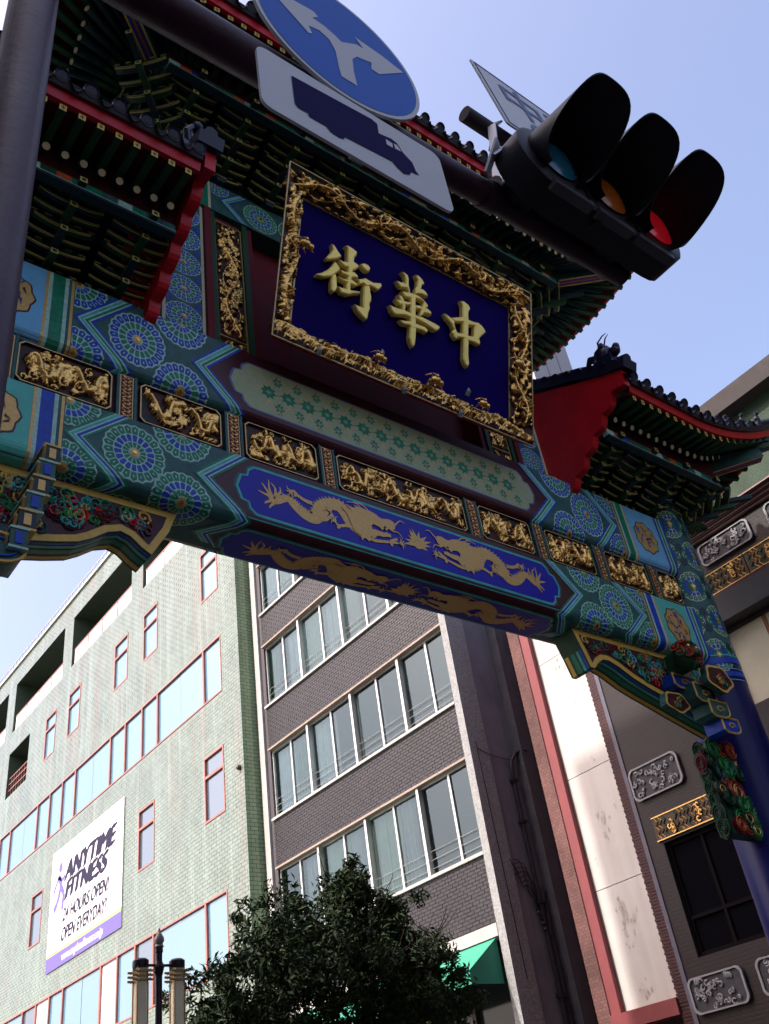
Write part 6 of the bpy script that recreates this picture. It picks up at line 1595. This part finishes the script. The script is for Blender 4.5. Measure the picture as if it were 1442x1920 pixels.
def plaque(yc_, zc_, w, h, seed):
    mb = MB(); rr_ = h*.36
    out = []
    for sx, sz, q in ((1,1,0),(-1,1,1),(-1,-1,2),(1,-1,3)):
        cx, cz = sx*(w/2-rr_*.62), sz*(h/2-rr_*.62)
        for k in range(7): a = R(-15+q*90+120*k/6); out.append((cx+rr_*.62*math.cos(a), cz+rr_*.62*math.sin(a)))
    f = lambda u, v, hh: (15.0-hh, yc_+u, zc_+v)
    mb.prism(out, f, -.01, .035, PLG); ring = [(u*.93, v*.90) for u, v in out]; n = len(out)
    A = [f(u,v,.036) for u,v in out]; B = [f(u,v,.036) for u,v in ring]; A2 = [f(u,v,.062) for u,v in out]; B2 = [f(u,v,.062) for u,v in ring]
    mb.add(A+B+A2+B2, [(2*n+i, 2*n+(i+1) % n, 3*n+(i+1) % n, 3*n+i) for i in range(n)]+[(i, (i+1) % n, 2*n+(i+1) % n, 2*n+i) for i in range(n)]+[(n+i, n+(i+1) % n, 3*n+(i+1) % n, 3*n+i) for i in range(n)], PLW)
    o = Cc(mb, 'carved_plaque'); rn = random.Random(seed)
    m2 = MB()
    for k in range(34):
        y, z = yc_+rn.uniform(-.42,.42)*w, zc_+rn.uniform(-.37,.37)*h
        if abs(y-yc_) > w*.36 and abs(z-zc_) > h*.27: continue
        a = rn.random()*6.28; tn = rn.choice((-1,1)); r = rn.uniform(.03,.065)
        m2.tube([(14.955-.006*rn.random(), y+r*(1-j/11)*math.cos(a+tn*j*.75), z+r*(1-j/11)*math.sin(a+tn*j*.75)) for j in range(8)], [.020]*5+[.013]*3, PLW, 5)
        if k % 3 == 0: m2.ball((14.955, y+rn.uniform(-.04,.04), z+rn.uniform(-.04,.04)), rn.uniform(.02,.035), PLW, 6, 4)
    q = m2.build('plaster_carving', None, smooth=True, fix=False); q.parent = o
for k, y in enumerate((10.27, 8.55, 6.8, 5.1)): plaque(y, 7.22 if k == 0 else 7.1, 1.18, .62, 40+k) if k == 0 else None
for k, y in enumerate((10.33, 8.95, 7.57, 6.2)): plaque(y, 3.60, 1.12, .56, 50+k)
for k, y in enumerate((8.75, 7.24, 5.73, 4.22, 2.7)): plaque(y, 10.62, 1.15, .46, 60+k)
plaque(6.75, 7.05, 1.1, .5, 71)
GRN2 = mat('relief_green', (.02,.08,.045), .5, var=.3)
def fret(y0, y1, z0, z1, seed):
    mb = MB(); mb.box(14.97, 15.0, y0, y1, z0, z1, mat('fret_ground', (.05,.03,.015), .5, var=.3)); o = Cc(mb, 'gold_relief_band'); L = y1-y0; h = z1-z0
    rm = MB(); FG = mat('fret_gold', (.62,.38,.12), .4, metal=.55, var=.25, vscale=12)
    for zz in (z0+.012, z1-.012): rm.box(14.955, 14.969, y0, y1, zz-.010, zz+.010, FG)
    n = int(L/.085); rn = random.Random(seed)
    for k in range(1, n):
        y = y0+L*k/n
        if k % 7 in (3, 4): continue
        pts = [(14.958, y+.030*(1 if j % 2 else -1), z0+.03+(h-.06)*j/5) for j in range(6)]
        rm.tube(pts, .011, FG if k % 3 else GRN2, 4)
    for k in range(n):
        if k % 7 == 3:
            y = y0+L*(k+.5)/n
            for q in range(6):
                a = rn.random()*6; r = .05; cy, cz = y+rn.uniform(-.05,.05), (z0+z1)/2+rn.uniform(-.3,.3)*h
                rm.tube([(14.945, cy+r*(1-j/9)*math.cos(a+j*.8), cz+1.3*r*(1-j/9)*math.sin(a+j*.8)) for j in range(7)], .016, FG, 5)
    q = rm.build('relief_carving', None, smooth=True, fix=False); q.parent = o
fret(9.30, 10.64, 6.12, 6.56, 1); fret(6.95, 8.45, 6.12, 6.56, 2); fret(4.9, 6.4, 6.12, 6.56, 3)
for k in range(5): fret(7.02-1.42*k+.0, 8.42-1.42*k, 9.80, 10.24, 10+k)
# concrete tower behind, netted building at right, unseen blocks added for their shade
tw = MB(); tw.box(24, 26.8, 16.3, 24, 0, 36, mat('tower_concrete', (.30,.30,.32), .7, var=.06, vscale=.3)); 
o = tag(tw.build('concrete_tower'), 'plain grey tower block wall showing behind the top roof corner', 'building')
sm = MB()
for z in (18, 22.4, 26.9, 31.3): sm.box(24.0, 26.8, 16.285, 16.299, z, z+.03, MATS['stucco_dark'])
for y in (25.0,25.9): sm.box(y, y+.02, 16.282, 16.298, 0, 36, MATS['stucco_dark'])
q = sm.build('panel_joint'); q.parent = o
nb_ = empty('netted_building', (20, 0, 0)); tag(nb_, 'building wrapped in dark green mesh under a concrete roof edge at the far right', 'building')
NET = brickmat('green_net', (.008,.026,.013), (.012,.034,.017), (.025,.05,.03), .12, .07, .008, 'X', .7, .3, .3, .35)
mb = MB(); mb.box(20, 34, -25, 10.0, 11.5, 16.75, NET); mb.box(20.1, 34, -25, 10.0, 0, 11.5, mat('white_wall', (.75,.75,.73), .7)); o = mb.build('netting'); o.parent = nb_; o.matrix_parent_inverse = Matrix.Translation((-20,0,0))
mb = MB(); mb.box(19.6, 34, -25.2, 10.3, 16.752, 17.3, mat('roof_fascia', (.018,.013,.014), .7, var=.2)); o = mb.build('roof_edge'); o.parent = nb_; o.matrix_parent_inverse = Matrix.Translation((-20,0,0))
bb_ = MB(); bb_.box(-24, 13, -44, -30, 0, 15, mat('rear_block_wall', (.24,.225,.21), .7, var=.1, vscale=.5)); tag(bb_.build('added_rear_block'), 'unseen plain brown block added behind the camera to darken the gate front', 'building')  # unseen block added to hold skylight off the gate front
ob = MB(); OPW = mat('shade_block_wall', (.50,.46,.40), .7, var=.1, vscale=.5)
ob.box(-20, -6, -15, 19.1, 0, 33, OPW); o = tag(ob.build('added_shade_block'), 'unseen plain beige block across the street, added to cast shade', 'building')  # unseen block, placed and sized to shade the gate and right-hand walls
wm = MB()
for fl in range(8):
    for k in range(10): wm.box(-6.0, -5.96, -14+k*3.2, -12.2+k*3.2, 1.6+fl*3.9, 3.6+fl*3.9, GLD)
q = wm.build('window_grid'); q.parent = o; q['kind'] = 'stuff'

# ---------------------------------------------------------------- street lamp
LP = mat('lamp_post_dark', (.016,.012,.022), .35, var=.2); BRZ = mat('lamp_bronze', (.40,.27,.12), .4, metal=.5, var=.2, vscale=20); OPL = mat('lamp_opal', (.95,.88,.62), .6, var=.08, vscale=2)
t = empty('street_lamp', (6.3, 13.0, 0)); tag(t, 'ornate street lamp with two long cream lanterns on a dark post before the green building', 'street lamp')
mb = MB(); mb.lathe((0,0,0), [(.16,0),(.16,.3),(.10,.4),(.075,.8),(.055,1.2),(.045,4.72),(.055,4.73),(.055,4.78),(.0,4.79)], LP, 20); mb.build('post', t, smooth=True)
mb = MB(); mb.lathe((0,0,4.785), [(.045,0),(.07,.02),(.05,.05),(.072,.09),(.065,.14),(.04,.18),(.025,.21),(.015,.25),(0,.27)], mat('finial_stone', (.30,.27,.25), .5, metal=.3, var=.4, vscale=40), 10); mb.build('finial', t, smooth=True)
mb = MB(); mb.bar((-.26,0,4.565), (.26,0,4.565), .035, .03, LP); mb.bar((-.05,0,4.50),(-.0,0,4.42),.02,.05,LP); mb.lathe((0,0,4.42), [(.045,0),(.075,.12),(.06,.16),(.045,.2)], LP, 12); mb.build('cross_arm', t)
for s in (-1, 1):
    mb = MB(); c = (s*.27, 0)
    mb.lathe((c[0],0,4.53), [(0,0),(.105,0),(.11,.02),(.11,.09),(.08,.115),(0,.12)], LP, 20); q = mb.build('lantern_cap', t, smooth=True)
    mb = MB(); mb.box(c[0]-.065, c[0]+.065, -.065, .065, 3.55, 4.53, OPL); mb.build('lantern_glass', t)
    mb = MB()
    for zb_ in (4.47, 4.415, 4.36, 3.70, 3.64, 3.58):
        mb.box(c[0]-.15, c[0]+.15, -.085, -.070, zb_, zb_+.028, BRZ); mb.box(c[0]-.15, c[0]+.15, .070, .085, zb_, zb_+.028, BRZ)
        mb.box(c[0]-.085, c[0]-.070, -.15, .15, zb_+.004, zb_+.024, BRZ); mb.box(c[0]+.070, c[0]+.085, -.15, .15, zb_+.004, zb_+.024, BRZ)
    for sx in (-1, 1):
        for sy in (-1, 1): mb.box(c[0]+sx*.073-.007, c[0]+sx*.073+.007, sy*.073-.007, sy*.073+.007, 3.5, 4.53, BRZ)
    for k in range(30):
        z = 3.75+k*.02
        for sx in (-1, 1): mb.ball((c[0]+sx*.088, -.07, z), .0075, BRZ, 5, 3)
    mb.lathe((c[0],0,3.40), [(.0,0),(.06,.01),(.09,.06),(.09,.13),(0,.13)], LP, 14)
    mb.build('lantern_frame', t)

# ---------------------------------------------------------------- tree
LEAF = mat('leaf_dark', (.012,.028,.007), .7, var=.35, vscale=1.5); LEAF2 = mat('leaf_light', (.028,.052,.012), .7, var=.3, vscale=1.5); BARK = mat('bark', (.06,.045,.035), .9, var=.3, bump=.5)
TX, TY = 11.0, 15.2
t = empty('street_tree', (TX, TY, 0)); tag(t, 'dark leafy evergreen street tree in front of the grey brick building', 'tree')
rnd = random.Random(19); nr = np.random.RandomState(19)
mb = MB()
tips = []
def limb(p, d, L, r, lvl):
    pts = [Vector(p)]; rr = [r]; dd = Vector(d).normalized()
    n = 5
    for i in range(n):
        dd = (dd+Vector((rnd.uniform(-.16,.16), rnd.uniform(-.16,.16), .05))).normalized(); pts.append(pts[-1]+dd*L/n); rr.append(r*(1-.55*(i+1)/n))
    mb.tube(pts, rr, BARK, 8 if lvl < 2 else 5)
    if lvl >= 3: tips.append(pts[-1]); tips.append(pts[3]); return
    for k in range(5 if lvl == 0 else 4):
        a = rnd.uniform(0, 2*PI); q = pts[rnd.choice((3,4,5))] if lvl else pts[5]
        nd2 = Vector((math.cos(a), math.sin(a), rnd.uniform(.05,1.0) if lvl else rnd.uniform(.3,1.1)))
        limb(q, dd*.35+nd2.normalized(), L*rnd.uniform(.5,.72), r*.42, lvl+1)
limb((0,0,0), (0,0,1), 3.3, .16, 0)
mb.build('trunk', t, smooth=True, fix=False)
# crown: lobes traced as uneven clumps, leaves thicker on the outside
lobes = [(0.05,.1,5.85,1.0),(.35,-.2,6.25,.62),(-1.0,.3,5.55,1.0),(-1.75,-.1,4.9,1.0),(-2.4,.2,4.25,.95),(.9,.0,5.5,.95),(1.55,.3,4.9,.9),(2.2,.0,4.7,.7),(2.45,.2,4.1,.75),(0,0,4.8,1.35),(-1.1,.5,4.1,1.1),(1.1,-.3,4.1,1.1),(.1,.6,3.7,1.1),(-2.9,-.2,3.7,.8),(1.9,.6,3.5,.9),(-.6,-.9,4.7,.9),(.6,-1.0,4.9,.9),(-.2,-.6,3.6,1.0),(-1.9,.8,3.6,.9)]
NL = 42000
V = []; Fc = []; MI = []
clus = []
for q_ in range(560):
    l = lobes[nr.choice(len(lobes), p=np.array([l[3]**2.2 for l in lobes])/sum(l[3]**2.2 for l in lobes))]
    v = nr.normal(size=3); v /= np.linalg.norm(v); clus.append((np.array(l[:3])+v*l[3]*(nr.rand()**.38)*np.array([1,1,.85])*(1+.16*nr.normal()), v, nr.uniform(.16,.36)))
vols = np.array([l[3]**2.2 for l in lobes]); pr = vols/vols.sum()
for i in range(NL):
    cc, cv, cr = clus[nr.randint(len(clus))]
    v = nr.normal(size=3); v /= np.linalg.norm(v); c = cc+v*cr*(nr.rand()**.5)*np.array([1,1,.8])+np.array([0,0,-.04])
    v = (v+cv)/2
    w = nr.normal(size=3)*.8+v*.6+np.array([0,0,.5]); w /= np.linalg.norm(w)
    a = np.cross(w, nr.normal(size=3)); a /= np.linalg.norm(a); b_ = np.cross(w, a)
    L_, W_ = nr.uniform(.055,.10), nr.uniform(.018,.030)
    k = len(V); V += [tuple(c-a*L_), tuple(c+b_*W_+w*.012), tuple(c+a*L_), tuple(c-b_*W_+w*.012)]; Fc.append((k,k+1,k+2,k+3)); MI.append(0 if nr.rand() < .7 else 1)
me = bpy.data.meshes.new('crown'); me.from_pydata(V, [], Fc); me.materials.append(LEAF); me.materials.append(LEAF2); me.polygons.foreach_set('material_index', MI); me.update()
o = bpy.data.objects.new('crown', me); COL.objects.link(o); o.parent = t; o.location = (-.12, 0, .18)
